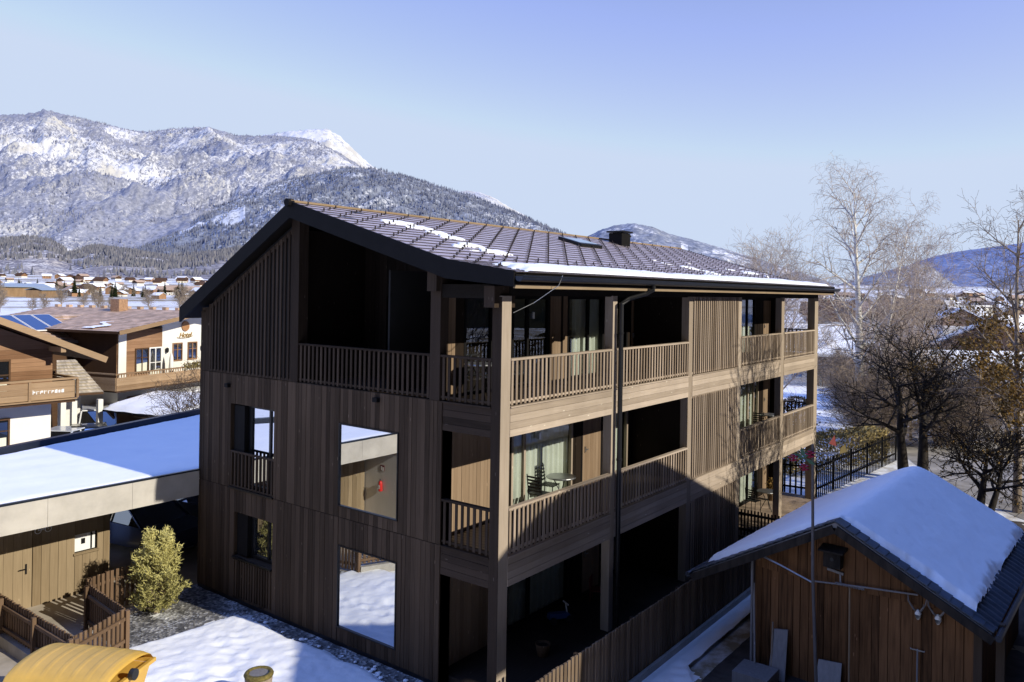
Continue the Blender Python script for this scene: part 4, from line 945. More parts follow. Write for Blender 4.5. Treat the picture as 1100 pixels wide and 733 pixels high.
def tree(name, label, loc, trunk_m, twig_m, P, seed, trunks, group=None, leaf=None, cat='tree', rz=0):
    rg = random.Random(seed); t = thing(name, label, cat, loc, rz, group); A, B = MB(), MB(); P = dict(P); P['ends'] = []
    for (off, d, ln, r) in trunks: branch([A, A, B] if P.get('split', 1) else [A, B], Vector(off), Vector(d), ln, r, 0, P, rg)
    A.build('trunk', trunk_m, t, smooth=True)
    if B.v: B.build('twigs', twig_m, t)
    if leaf:
        Lf = MB(); e_ = [e for e in P['ends'] if leaf.get('zmin', 0) < e[0].z < leaf.get('zmax', 99) - 1.5 * rg.random() and fbm(e[0].x * .6 + seed, e[0].y * .6, e[0].z * .6) > leaf.get('thr', -9)]
        if e_: leaves(Lf, e_, leaf['n'], leaf['spread'], leaf['size'], rg); Lf.build('crown', leaf['mat'], t)
    return t
BIRCH = dict(levels=4, segs=(12, 7, 5, 3, 3), grav=(.02, .05, -.05, -.25, -.4), wob=(.05, .13, .2, .25, .25), taper=.9, rmin=.005, kids=(26, 8, 5, 3), start=(.22, .2, .15, .1), ang=((28, 58), (25, 55), (25, 60), (25, 60)), len=((.27, .42), (.38, .55), (.4, .6), (.45, .7)), rk=(.30, .5, .5, .55), leaf_lvl=9)
tree('birch_tree', 'tall bare white-barked birch standing behind the garden hedge', (36.6, 2.2, 0), M['birch'], M['birch_twig'], dict(BIRCH, split=1), 5, [((0, 0, 0), (.02, .03, 1), 14.2, .30), ((.5, -.3, 0), (.12, -.12, 1), 12.5, .15)])
BARE = dict(levels=4, segs=(9, 6, 5, 3, 3), grav=(.02, .12, .06, .02, 0), wob=(.07, .16, .2, .25, .25), taper=.88, rmin=.006, kids=(15, 7, 5, 3), start=(.18, .2, .15, .1), ang=((25, 55), (25, 55), (25, 60), (25, 60)), len=((.4, .6), (.4, .6), (.4, .6), (.45, .7)), rk=(.42, .5, .5, .55), leaf_lvl=9)
SM = dict(BARE, levels=3, kids=(16, 8, 6))
bare0 = tree('bare_tree', 'slender bare tree just right of the roof corner beyond the far end of the building', (33.5, 6.2, 0), M['birch_twig'], M['birch_twig'], BARE, 11, [((0, 0, 0), (.03, 0, 1), 10.5, .13), ((.6, .2, 0), (-.1, .1, 1), 9.0, .10)])
dup(bare0, (40.5, 8.6, 0), 2.1, 1.0, 'bare pale tree left of the birch whose top rises above the eave'); dup(bare0, (44, 1.0, 0), 4.0, 1.05, 'bare pale tree close behind the birch on its right')
dup(bare0, (38, -.2, -.2), 1.2, .72, 'low bare tree leaning beside the birch trunk')
brush0 = tree('bare_bush', 'tangled bare bush right of the birch trunk', (33.8, .6, 0), M['bark_grey'], M['bark_grey'], dict(SM, start=(.05, .1, .1)), 21, [((.3 * math.cos(a * 1.3), .3 * math.sin(a * 1.3), 0), (.35 * math.cos(a * 1.3), .35 * math.sin(a * 1.3), 1), 3.8, .05) for a in range(6)], cat='bush')
GB = 'bare bushes and saplings behind the garden fence'; brush0['group'] = GB
rb = random.Random(3)
for i in range(26):
    px = rb.uniform(862, 1110); D = rb.uniform(42, 80); P_ = bearing(px, D, -.1)
    dup(brush0, P_, rb.random() * 6, rb.uniform(.7, 1.2), 'tangled leafless brown bush in the thicket beyond the garden', GB)
oak = tree('oak_tree', 'bare-topped young oak still holding brown leaves at the right edge', (23.9, -6.55, 0), M['bark_grey'], M['bark_grey'], dict(BARE, leaf_lvl=2, kids=(20, 7, 5, 3), ang=((35, 70), (25, 60), (25, 60), (25, 60)), len=((.28, .42), (.4, .6), (.4, .6), (.45, .7))), 31, [((0, 0, 0), (.02, 0, 1), 11.3, .17)], leaf=dict(n=11000, spread=.13, size=.062, mat=M['leaf_brown'], thr=-.02, zmax=8.2))
for q in []: pass
APPLE = dict(levels=4, segs=(6, 8, 6, 4, 3), grav=(.0, .12, .08, .05, .0), wob=(.16, .38, .45, .4, .3), taper=.82, rmin=.011, kids=(8, 7, 5, 3), start=(.40, .25, .15, .1), ang=((35, 75), (30, 70), (30, 70), (30, 60)), len=((.6, 1.3), (.40, .75), (.35, .65), (.4, .6)), rk=(.48, .5, .5, .55), leaf_lvl=3)
tree('apple_tree', 'gnarled black twin-trunked tree in shade behind the shed roof', (26.6, -2.1, 0), M['bark_dark'], M['bark_dark'], APPLE, 43, [((0, 0, 0), (-.12, .1, 1), 4.3, .27), ((.5, -.6, 0), (.06, -.02, 1), 4.9, .27)], leaf=dict(n=500, spread=.15, size=.045, mat=M['leaf_brown'], thr=.05))
tree('apple_tree', 'twisted low apple tree by the road behind the right slope of the shed', (21.0, -5.6, 0), M['bark_dark'], M['bark_dark'], APPLE, 47, [((0, 0, 0), (.1, -.1, 1), 2.6, .2), ((.4, -.2, 0), (.5, -.3, 1), 2.8, .15)], leaf=dict(n=900, spread=.15, size=.045, mat=M['leaf_brown'], thr=.0))
tree('garden_tree', 'bare tall garden tree out of frame whose branches shade the far balconies', (14.9, -12.4, 0), M['bark'], M['bark'], dict(BARE, levels=3, rmin=.014, kids=(24, 9, 6), rk=(.5, .6, .6)), 53, [((0, 0, 0), (0, .03, 1), 11.0, .2)])
# hedge
def clump(name, label, loc, dims, n, size, mat, cat='bush', seed=1, shape='box', group=None, stem=True, rz=0):
    rg = random.Random(seed); t = thing(name, label, cat, loc, rz, group); mb = MB()
    for _ in range(n):
        if shape == 'box':
            p = Vector((rg.uniform(-1, 1) * dims[0], rg.uniform(-1, 1) * dims[1], rg.uniform(0, 1) * dims[2])); ax_ = rg.randrange(3)
            if rg.random() < .75:
                if ax_ == 0: p.x = dims[0] * rg.choice((-1, 1))
                elif ax_ == 1: p.y = dims[1] * rg.choice((-1, 1))
                else: p.z = dims[2]
            p += Vector((rg.gauss(0, .05), rg.gauss(0, .05), rg.gauss(0, .05) + .12 * fbm(p.x * 2, p.y * 2)))
        else:
            th = rg.random() * 6.283; v = rg.random(); h = v * dims[2]
            lim = math.sin(math.pi * min(.97, (v * .88 + .12)) ** .62) if shape == 'cone' else math.sqrt(max(.02, 1 - (v * 2 - 1) ** 2))
            lim *= 1 + .55 * fbm(math.cos(th) * 1.7 + seed, math.sin(th) * 1.7, h * 2.4 / max(1, dims[2] * .5))
            rr = lim * math.sqrt(rg.uniform(.25, 1)); p = Vector((dims[0] * rr * math.cos(th), dims[1] * rr * math.sin(th), h + .1))
        d = (Vector((p.x, p.y, 0)).normalized() + Vector((rg.gauss(0, .5), rg.gauss(0, .5), .7 + rg.gauss(0, .5)))).normalized(); b = d.orthogonal().normalized(); s_ = size * rg.uniform(.6, 1.4)
        b = rot_about(b, d, rg.random() * 6.28); mb.quad(p - b * s_ * .35, p + d * s_ * .2 + b * s_ * .1, p + d * s_ * 1.6, p - b * s_ * .5 + d * s_, rg.random())
    mb.build('foliage', mat, t)
    if stem:
        o = MB()
        for k in range(4): o.tube([(0, 0, 0), (.12 * math.cos(k * 1.7) * dims[0], .12 * math.sin(k * 1.7) * dims[1], dims[2] * .3), (.35 * math.cos(k * 1.7) * dims[0], .35 * math.sin(k * 1.7) * dims[1], dims[2] * .75)], [.05, .035, .012], 5)
        o.build('stem', M['bark_grey'], t)
    return t
clump('garden_hedge', 'clipped golden-brown hedge behind the black garden fence', (27.6, 1.2, 0), (3.3, .55, 1.55), 9000, .085, M['hedge'], cat='hedge', seed=4, stem=False, rz=R(-22))
clump('globe_shrub', 'small round olive shrub beyond the hedge', (36.0, 5.6, 0), (1.1, 1.1, 2.0), 2500, .09, M['shrub'], seed=6, shape='ball')
# golden juniper beside the carport: sprays of needles on upright limbs
def juniper():
    rg = random.Random(9); t = thing('juniper_bush', 'yellow-green bushy pine on the gravel beside the carport', 'bush', (-1.62, 9.55, 0)); S, N_ = MB(), MB()
    S.tube([(0, 0, 0), (-.05, .02, .3), (.03, 0, .7), (0, .02, 1.5)], [.075, .06, .04, .012], 7)
    tips = []
    for k in range(130):
        if fbm(k * .37, 2.2) > .28: continue
        z = .22 + 1.78 * (k / 130) ** .9; an = k * 2.4 + rg.uniform(-.4, .4); reach = (.74 * min(1, .55 + z) * max(.06, 1 - z / 2.25) ** .62 + .03) * rg.uniform(.62, 1.16)
        a = Vector((.02, .01, max(.1, z - .38))); b = Vector((reach * math.cos(an), reach * math.sin(an), z + rg.uniform(-.05, .14))); m_ = a.lerp(b, .6) - Vector((0, 0, .06))
        S.tube([a, m_, b], [.016, .011, .005], 4); tips += [(a.lerp(m_, .7), .6), (m_.lerp(b, .35), .85), (m_.lerp(b, .7), 1), (b, 1.1)]
    for q, sc in tips:
        for j in range(26):
            d = (Vector((q.x, q.y, 0)) * .5 + Vector((rg.gauss(0, .8), rg.gauss(0, .8), .75 + rg.gauss(0, .6)))).normalized(); s_ = .085 * sc * rg.uniform(.6, 1.3)
            c = q + Vector((rg.gauss(0, .045), rg.gauss(0, .045), rg.gauss(0, .05))); b = d.orthogonal().normalized() * .013; b = rot_about(b, d, rg.random() * 6.28)
            N_.quad(c - b, c + b, c + d * s_ + b * .4, c + d * s_ - b * .4, min(1, max(0, .15 + .45 * (c.z / 2) + .35 * rg.random())))
    S.build('stem', M['bark_grey'], t); N_.build('foliage', M['juniper'], t)
juniper()

# ------------------------------------------------------------------ old timber shed
sh = thing('timber_shed', 'old brown timber shed with thick snow on its gabled roof', 'shed', (4.6, -5.03, 0), R(-2.2))
def SR(y, z0=3.62): return z0 - abs(y) * (.53 if y < 0 else .56)       # roof profile in shed coordinates
x0, x1 = .45, 6.4
mb = MB()
y = -2.4
while y < 1.85:                                                        # upper boards overlap the lower ones
    ww = rnd.uniform(.13, .24); yb = min(1.85, y + ww); tn = rnd.random(); o_ = rnd.uniform(-.012, .012)
    mb.box(x0 + o_, x0 + .03 + o_, y + .006, yb - .006, -.1, 2.34, tn)
    y = yb
mb.build('wall', M['shed_v'], sh)
mb = MB(); y = -2.3
while y < 1.8:
    ww = rnd.uniform(.13, .24); yb = min(1.8, y + ww); tn = .35 + .65 * rnd.random(); o_ = rnd.uniform(-.01, .01)
    zt = min(SR(y), SR(yb)) - .12
    if zt > 2.3: mb.box(x0 - .055 + o_, x0 - .025 + o_, y + .005, yb - .005, 2.22 + rnd.uniform(-.03, .02), zt, tn)
    y = yb
mb.build('gable_boards', M['shed_v'], sh)
mb = MB(); mb.box(x0 + .04, x0 + .1, -2.38, 1.83, 0, 2.3); mb.box(x1 - .05, x1, -2.4, 1.85, -.1, 2.3); mb.prism([(x1 - .05, -2.4, 2.3), (x1 - .05, 1.85, 2.3), (x1 - .05, 0, 3.5)], (.05, 0, 0)); mb.box(x0 + .1, x1 - .05, -2.4, -2.35, -.1, 2.25); mb.box(x0 + .1, x1 - .05, 1.8, 1.85, -.1, 2.25)
mb.build('rear_wall', M['shed_v'], sh)
for yy in (-2.46, -2.82): o = MB(); o.box(x0 - .02, x0 + .1, yy - .07, yy + .07, -.1, 2.2, .9); o.build('corner_post', M['slat_d'], sh)
mb = MB()
for sg_, ye in ((-1, -2.75), (1, 3.1)):
    mb.hexa(((-.05, 0, SR(0) - .10), (x1 + .5, 0, SR(0) - .10), (x1 + .5, ye, SR(ye) - .10), (-.05, ye, SR(ye) - .10), (-.05, 0, SR(0)), (x1 + .5, 0, SR(0)), (x1 + .5, ye, SR(ye)), (-.05, ye, SR(ye))) if sg_ > 0 else ((-.05, ye, SR(ye) - .10), (x1 + .5, ye, SR(ye) - .10), (x1 + .5, 0, SR(0) - .10), (-.05, 0, SR(0) - .10), (-.05, ye, SR(ye)), (x1 + .5, ye, SR(ye)), (x1 + .5, 0, SR(0)), (-.05, 0, SR(0))), .4)
rs_ = mb.build('roof', M['grey_wood'], sh)
M['old_tile'] = m_plain('blue_black_roof_tiles', (.045, .06, .085), .55, var=.3, scale=4, tone=True)
mb = MB()
for ye, sg_ in ((-2.78, -1), (3.12, 1)):
    n = 15
    for i in range(n):                                                 # verge tiles up the front edge
        ya, yb = ye * i / n, ye * (i + 1.15) / n
        if abs(yb) > abs(ye): yb = ye
        mb.bar((.10, ya, SR(ya) + .030), (.10, yb, SR(yb) + .052), .34, .022)
    k = int(7.0 / .26)
    for i in range(k):                                                 # rounded tile ends along the eave
        xx = .2 + i * .26; m_ = ye * .86
        mb.tube([(xx, m_, SR(m_) + .02), (xx, ye * .93, SR(ye * .93) + .025), (xx, ye * 1.0, SR(ye) + .01)], .062, 6)
        mb.bar((xx + .13, m_, SR(m_) + .012), (xx + .13, ye, SR(ye) + .005), .15, .02)
mb.build('roof_tiles', M['old_tile'], rs_)
mb = MB(); mb.bar((-.08, -.02, SR(0) - .13), (-.08, -2.78, SR(-2.78) - .10), .05, .16); mb.bar((-.08, .02, SR(0) - .13), (-.08, 3.1, SR(3.1) - .10), .05, .16); mb.build('barge_board', M['bark_dark'], rs_)
mb = MB(); mb.tube([(-.1, -2.86, SR(-2.8) - .02), (x1 + .5, -2.86, SR(-2.8) - .06)], .06, 8); mb.build('eave_gutter', M['gutter'], rs_); mb = MB(); mb.tube([(-.1, 3.2, SR(3.15) - .02), (x1 + .5, 3.2, SR(3.15) - .06)], .06, 8); mb.build('eave_gutter', M['gutter'], rs_)
def shed_snow(u, v):
    x = .12 + (x1 + .42 - .12) * u; y = -2.45 + 5.4 * v; xx = x
    front = .16 + (.14 + .05 * math.sin(y * 3) + .05 * fbm(y * 2, 4) + .045 * fbm(y * 7, 1.3)) * (1 if y < 0 else .4); low = -2.52 + .10 * fbm(x * 1.6, 2.2) + .07 * fbm(x * 6, 5.1) - .16 * math.sin(x * 1.9) * .3
    e = min(x - front, x1 + .42 - x, y - low, 2.95 - y)
    zr = -math.sqrt(y * y + .05) * (.53 if y < 0 else .56) + 3.62 + .08
    return (x, y, zr + .16 * sstep(-.02, .16, e) - .05 + .02 * fbm(x * .8, y * .8, 7) + .008 * fbm(x * 4, y * 4, 1))
def shed_keep(u, v):
    x = .12 + (x1 + .3) * u; y = -2.45 + 5.4 * v
    front = .16 + (.14 + .05 * math.sin(y * 3) + .05 * fbm(y * 2, 4) + .045 * fbm(y * 7, 1.3)) * (1 if y < 0 else .4); low = -2.52 + .10 * fbm(x * 1.6, 2.2) + .07 * fbm(x * 6, 5.1) - .16 * math.sin(x * 1.9) * .3
    return min(x - front, y - low) > -.03
mb = MB(); mb.grid(shed_snow, 120, 110, .5, keep=shed_keep); mb.build('snow_cover', M['snow_roof'], rs_, smooth=True)
def in_shed(x, y, z): return sh.matrix_basis @ Vector((x, y, z)) if False else Vector((4.6 + x * math.cos(R(-2.2)) - y * math.sin(R(-2.2)), -5.03 + x * math.sin(R(-2.2)) + y * math.cos(R(-2.2)), z))
sh_rz = R(-2.2)
nb = thing('nest_box', 'dark wooden nest box hung under the shed gable', 'nest box', in_shed(x0 - .07, .12, 2.62), sh_rz)
o = MB(); o.box(-.22, 0, -.17, .17, 0, .34); o.build('body', M['bark_dark'], nb); o = MB(); o.hexa(((-.32, -.25, .33), (0, -.25, .36), (0, .25, .36), (-.32, .25, .33), (-.32, -.25, .36), (0, -.25, .42), (0, .25, .42), (-.32, .25, .36))); o.build('roof', M['bark_dark'], nb); o = MB(); o.tube([(-.221, 0, .18), (-.226, 0, .18)], .035, 12); o.build('entrance_hole', M['black'], nb)
hk = thing('wall_hook', 'grey metal bracket below the nest box on the shed gable', 'bracket', in_shed(x0 - .08, .1, 2.33), sh_rz); o = MB(); o.bar((-.02, -.16, .16), (-.02, .16, .2), .03, .05); o.bar((-.03, -.1, .17), (-.03, -.11, -.04), .03, .03); o.build('bracket_arm', M['grey_wood'], hk)
def stick(name, label, cat, a, b, r, m, extra=None):
    t = thing(name, label, cat, a); a = Vector(a); o = MB(); b = Vector(b) - a; o.tube([(0, 0, 0), b * .5 + Vector((0, 0, .01)), b], r, 7); o.build('shaft', m, t)
    if extra: extra(t, b)
    return t
stick('leaning_pole', 'grey weathered pole leaning at the left corner of the shed front', 'pole', (4.75, -3.28, .0), (4.9, -3.22, 2.6), .03, M['grey_wood'])
stick('leaning_pole', 'thinner grey pole leaning beside the weathered one at the shed corner', 'pole', (4.6, -3.42, .0), (4.9, -3.26, 1.9), .022, M['grey_wood'])
stick('leaning_pole', 'short dark stick leaning between the poles and the plank', 'pole', (4.72, -3.72, .0), (4.93, -3.68, 1.15), .018, M['bark_grey'])
stick('hanging_rod', 'long pale rod hung slanting across the shed front', 'rod', (4.80, -3.26, 2.62), (4.84, -4.5, 2.22), .022, M['steel'])
stick('hanging_rod', 'long grey rod hung along the boards under the shed gable', 'rod', (4.84, -4.55, 2.25), (4.86, -6.5, 2.43), .018, M['grey_wood'])
def rake_head(t, b): o = MB(); o.bar(b + Vector((0, .28, .03)), b + Vector((0, -.28, .03)), .03, .04); [o.bar(b + Vector((0, y_, .02)), b + Vector((-.08, y_, .03)), .012, .012) for y_ in [(-.25 + .05 * i) for i in range(11)]]; o.build('rake_head', M['grey_wood'], t)
stick('wooden_rake', 'wooden rake with pale yellow handle leaning head up on the shed front', 'rake', (4.6, -5.33, .0), (4.86, -5.25, 2.28), .017, M['eave_board'], rake_head)
stick('hay_fork', 'short dark-handled fork leaning on the shed front at right', 'fork', (4.6, -6.55, .0), (4.9, -6.5, 1.35), .016, M['grey_wood'], lambda t, b: [o.build('fork_head', M['steel'], t) for o in [MB()] if [o.bar(b + Vector((0, -.12, 0)), b + Vector((0, .12, 0)), .02, .02)] + [o.bar(b + Vector((0, y_, 0)), b + Vector((-.02, y_, .02)), .012, .012) for y_ in (-.12, 0, .12)]])
o = MB(); o.hexa(((4.70, -4.02, 0), (4.74, -4.02, 0), (4.74, -3.66, 0), (4.70, -3.66, 0), (4.93, -4.0, 1.05), (4.97, -4.0, 1.05), (4.97, -3.70, 1.0), (4.93, -3.70, 1.0))); tag(o.build('plank', M['grey_wood']), 'wide bluish-grey weathered plank leaning on the shed front', 'plank')
o = MB(); o.hexa(((4.70, -5.12, 0), (4.73, -5.12, 0), (4.73, -4.62, 0), (4.70, -4.62, 0), (4.93, -5.1, .66), (4.96, -5.1, .66), (4.96, -4.64, .62), (4.93, -4.64, .62))); tag(o.build('board', M['grey_wood']), 'short square grey board leaning on the middle of the shed front', 'board')
o = MB(); o.box(4.0, 4.7, -3.9, -3.15, 0, .28); o.build; cr = tag(o.build('wooden_crate', M['grey_wood']), 'low grey wooden crate on the soil at the shed corner', 'crate')
def antlers(y, label):
    t = thing('antlers', label, 'antlers', in_shed(x0 - .03, y, 2.05), sh_rz); o = MB()
    for s_ in (-1, 1): o.tube([(0, 0, 0), (-.1, s_ * .07, .1), (-.14, s_ * .15, .24), (-.1, s_ * .17, .38)], [.022, .02, .015, .006], 6); o.tube([(-.13, s_ * .12, .18), (-.2, s_ * .12, .26)], [.012, .004], 5)
    o.build('antler_pair', M['grey_wood'], t); o = MB(); o.lathe([(.02, -.12), (.05, -.06), (.06, 0), (.04, .06), (.01, .08)], (-.03, 0, 0), 10); o.build('skull', M['birch'], t, smooth=True)
antlers(-1.45, 'left pair of pale antlers mounted on the shed front'); antlers(-1.8, 'right pair of pale antlers mounted on the shed front')
# garden spinner on a tall pole
sp = thing('garden_spinner', 'tall grey pole with red flower spinner and crossbar before the shed', 'garden ornament', (4.2, -4.83, 0))
o = MB(); o.tube([(0, 0, 0), (0, .12, 2.6), (0, .16, 5.2)], [.036, .032, .026], 8); o.build('pole', m_plain('grey_brown_pole', (.10, .09, .09), .6), sp)
o = MB(); o.bar((0, .28, 5.02), (0, -.42, 5.1), .022, .022); o.build('crossbar', M['grey_wood'], sp)
M['petal'] = m_plain('crimson_petals', (.30, .012, .04), .5); M['orange'] = m_plain('orange_fabric', (.75, .14, .06), .5); M['leafg'] = m_plain('green_metal', (.03, .10, .05), .5)
for (yy, zz) in ((.52, 4.88), (.18, 5.0), (.30, 4.72)):
    f = MB()
    for k in range(5): a = k * 1.257; f.lathe([(.005, -.015), (.055, .0), (.04, .02), (.005, .025)], (-.05, yy + .055 * math.cos(a), zz + .055 * math.sin(a)), 8)
    f.lathe([(.01, -.02), (.035, 0), (.01, .03)], (-.08, yy, zz), 8); f.build('red_flower', M['petal'], sp, smooth=True)
f = MB()
for a in (.3, 1.2, 2.0, 3.6): f.hexa([(x_, .30 + (q * math.cos(a)) + w_ * math.sin(a), 4.9 + q * math.sin(a) - w_ * math.cos(a)) for x_ in (-.03, -.02) for q, w_ in ((0, 0), (.12, .04), (.24, 0), (.12, -.04))])
f.build('leaf', M['leafg'], sp)
f = MB(); f.prism([(-.02, -.16, 5.26), (-.02, -.30, 5.22), (-.02, -.26, 5.44)], (.02, 0, 0)); f.build('orange_vane', M['orange'], sp)
f = MB(); f.prism([(-.02, -.36, 5.08), (-.02, -.50, 5.14), (-.02, -.46, 5.28), (-.02, -.38, 5.2)], (.02, 0, 0)); f.build('yellow_vane', M['yellow'], sp)

# ------------------------------------------------------------------ balcony furniture
def bistro(z, x, y, label, nchair, who):
    t = thing('bistro_table', label, 'table', (x, y, z)); o = MB(); o.lathe([(.36, .70), (.37, .72), (.36, .735)], n=20); o.build('tabletop', M['steel'], t)
    for k in range(3): a = k * 2.09; o = MB(); o.tube([(.26 * math.cos(a), .26 * math.sin(a), 0), (.05 * math.cos(a), .05 * math.sin(a), .4), (.2 * math.cos(a), .2 * math.sin(a), .7)], .014, 5); o.build('leg', M['black_metal'], t)
    for k, (dx, dy, rz, lb) in enumerate(nchair):
        c = thing('balcony_chair', lb, 'chair', (x + dx, y + dy, z), rz, who); s_ = MB()
        for i in range(6): s_.box(-.2, .2, -.2 + i * .068, -.2 + i * .068 + .05, .44, .46)
        s_.build('seat', M['black_metal'], c); b = MB()
        for i in range(5): b.box(-.2, .2, .19 + .012 * i, .21 + .012 * i, .52 + i * .08, .56 + i * .08)
        b.build('backrest', M['black_metal'], c)
        for lx in (-.19, .19):
            l_ = MB(); l_.tube([(lx, -.18, 0), (lx, -.18, .45)], .013, 5); l_.build('leg', M['black_metal'], c); l_ = MB(); l_.tube([(lx, .22, 0), (lx, .2, .45), (lx, .27, .92)], .013, 5); l_.build('leg', M['black_metal'], c)
    return t
bistro(F1, 4.05, 1.25, 'small round metal table on the first floor balcony near the corner', [(-.75, .1, R(90), 'black slatted chair left of the first floor balcony table'), (.1, .42, R(10), 'black slatted chair behind the first floor balcony table')], 'black balcony chairs')
bistro(F1, 17.7, .9, 'small round metal table on the far right balcony of the first floor', [(-.7, .1, R(95), 'black slatted chair on the far right first floor balcony')], 'black balcony chairs')
bistro(F2, .85, 1.2, 'small round metal table on the corner balcony of the top floor', [(.3, .4, R(-20), 'black slatted chair on the top floor corner balcony')], 'black balcony chairs')
bistro(.15, 17.3, .8, 'small round metal table on the sunlit ground floor terrace', [(-.6, .3, R(80), 'black slatted chair on the sunlit ground floor terrace')], 'black balcony chairs')
ty = thing('ride_on_toy', 'blue and white child ride-on toy on the shaded terrace', 'toy', (4.0, 1.2, .15), R(-30))
o = MB(); o.hexa(((-.3, -.1, .12), (.3, -.1, .12), (.3, .1, .12), (-.3, .1, .12), (-.28, -.08, .26), (.22, -.08, .22), (.22, .08, .22), (-.28, .08, .26))); o.build('body', M['blue'], ty)
for x_ in (-.22, .22):
    for y_ in (-.12, .12): o = MB(); o.tube([(x_, y_ - .025, .09), (x_, y_ + .025, .09)], .09, 12); o.build('wheel', M['black'], ty)
o = MB(); o.tube([(.2, 0, .22), (.16, 0, .45)], .02, 6); o.bar((.16, -.14, .45), (.16, .14, .45), .03, .03); o.build('handlebar', M['white_paint'], ty)
kc = thing('child_chair', 'small dark red child chair on the shaded terrace', 'chair', (5.75, 1.2, .15), R(20))
o = MB(); o.box(-.17, .17, -.17, .17, .28, .31); o.build('seat', M['maroon'], kc); o = MB(); o.box(-.17, .17, .15, .18, .32, .62); o.build('backrest', M['maroon'], kc)
for x_ in (-.15, .15):
    for y_ in (-.15, .15): o = MB(); o.box(x_ - .015, x_ + .015, y_ - .015, y_ + .015, 0, .28); o.build('leg', M['maroon'], kc)
fp = thing('flower_pot', 'brown flower pot on the shaded terrace near the corner post', 'pot', (2.3, .5, .15)); o = MB(); o.lathe([(.12, 0), (.17, .24), (.18, .27), (.155, .27), (.15, .2)], n=16); o.build('pot', M['fence'], fp, smooth=True); o = MB(); o.lathe([(.149, .20), (.14, .22), (.02, .225)], n=16); o.build('soil', M['bark_dark'], fp)
dr = thing('plant_pot', 'pot with brown dried plant beside the far terrace door', 'pot', (18.9, 1.2, .15)); o = MB(); o.lathe([(.12, 0), (.17, .24), (.15, .26)], n=12); o.build('pot', M['fence'], dr); o = MB(); leaves(o, [(Vector((0, 0, .35 + .08 * k)), 0) for k in range(6)], 160, .09, .05, rnd); o.build('foliage', M['leaf_brown'], dr)

# ------------------------------------------------------------------ houses at left
M['chalet_wood'] = m_wood('chalet_boards', (.20, .105, .058), (.42, .25, .15), 'x', knots=False)
M['chalet_dark'] = m_wood('chalet_dark_boards', (.06, .032, .02), (.13, .075, .045), 'x', knots=False)
M['chalet_rail'] = m_wood('balcony_planks', (.24, .15, .085), (.46, .32, .20), 'x', knots=False)
M['tile_red'] = m_plain('red_brown_roof_tiles', (.64, .46, .34), .8, var=.3, scale=2.5, tone=True)
M['tile_tan'] = m_plain('weathered_tan_tiles', (.52, .44, .33), .85, var=.3, scale=3, tone=True)
M['solar'] = m_plain('solar_panel_glass', (.02, .05, .14), .15, .2, var=.1, bump=0, spec=.8)
M['flower'] = m_foliage('flower_box_plants', (.16, .15, .05), (.45, .35, .16))
def tiled(mb, a, b, c, d, nu, nv, lift=.05):
    """rows of overlapping tiles on the quad a-b (eave) c-d (ridge)"""
    a, b, c, d = map(Vector, (a, b, c, d)); nrm = (b - a).cross(d - a).normalized()
    for j in range(nv):
        for i in range(nu):
            u0, u1, v0, v1 = i / nu, (i + 1) / nu, j / nv, (j + 1) / nv
            P = lambda u, v: a.lerp(b, u).lerp(d.lerp(c, u), v)
            mb.quad(P(u0, v0) + nrm * lift, P(u1, v0) + nrm * lift, P(u1, v1), P(u0, v1)); mb.quad(P(u0, v0), P(u1, v0), P(u1, v0) + nrm * lift, P(u0, v0) + nrm * lift, 0)
def win(par, x0, x1, y, z0, z1, fm='chalet_dark', split=True, curtain=True):
    o = MB(); fr = .07; o.box(x0 - fr, x0, y - .05, y + .03, z0 - fr, z1 + fr); o.box(x1, x1 + fr, y - .05, y + .03, z0 - fr, z1 + fr); o.box(x0, x1, y - .05, y + .03, z0 - fr, z0); o.box(x0, x1, y - .05, y + .03, z1, z1 + fr)
    if split: o.box((x0 + x1) / 2 - .03, (x0 + x1) / 2 + .03, y - .045, y + .02, z0, z1); o.box(x0, (x0 + x1) / 2 - .031, y - .04, y + .015, z0 + (z1 - z0) * .62, z0 + (z1 - z0) * .62 + .04); o.box((x0 + x1) / 2 + .031, x1, y - .04, y + .015, z0 + (z1 - z0) * .62, z0 + (z1 - z0) * .62 + .04)
    f = o.build('window', M[fm], par); g = MB(); g.quad((x0, y - .012, z0), (x1, y - .012, z0), (x1, y - .012, z1), (x0, y - .012, z1)); g.build('pane', M['glass_dark'], f)
    if curtain: c = MB(); m_ = (z0 + z1) / 2; c.quad((x0 + .05, y - .016, z0), (x1 - .05, y - .016, z0), (x1 - .05, y - .016, m_ - .1), (x0 + .05, y - .016, m_ - .15)); c.build('curtain', M['curtain'], f)
    return f
# brown chalet at the left edge
ch_ = thing('chalet', 'brown and white chalet with long planked balcony at the left edge', 'house')
CX0, CX1, CY0, CY1 = -9.5, 2.95, 26.5, 38.0; RZ = lambda x: 8.02 - abs(x + 2.75) * .428
o = MB(); o.box(CX0, CX1, CY0, CY1, 0, 3.28); o.build('wall', M['white'], ch_)
o = MB(); z = 3.28
while z < 5.55:
    o.box(CX0 - .02, CX1 + .02, CY0 - .03, CY1, z + .004, min(5.55, z + .18) - .004); z += .18
o.prism([(CX0, CY0 - .03, 5.55), (CX1, CY0 - .03, 5.55), (-2.75, CY0 - .03, 7.85)], (0, CY1 - CY0, 0)); o.build('upper_wall', M['chalet_wood'], ch_)
o = MB()
for xa, xb in ((-11.2, -2.75), (4.6, -2.75)):
    P = [(xa, CY0 - 1.25, RZ(xa)), (xb, CY0 - 1.25, RZ(xb)), (xb, CY1 + 1, RZ(xb)), (xa, CY1 + 1, RZ(xa))]
    o.prism(P, (0, 0, .16))
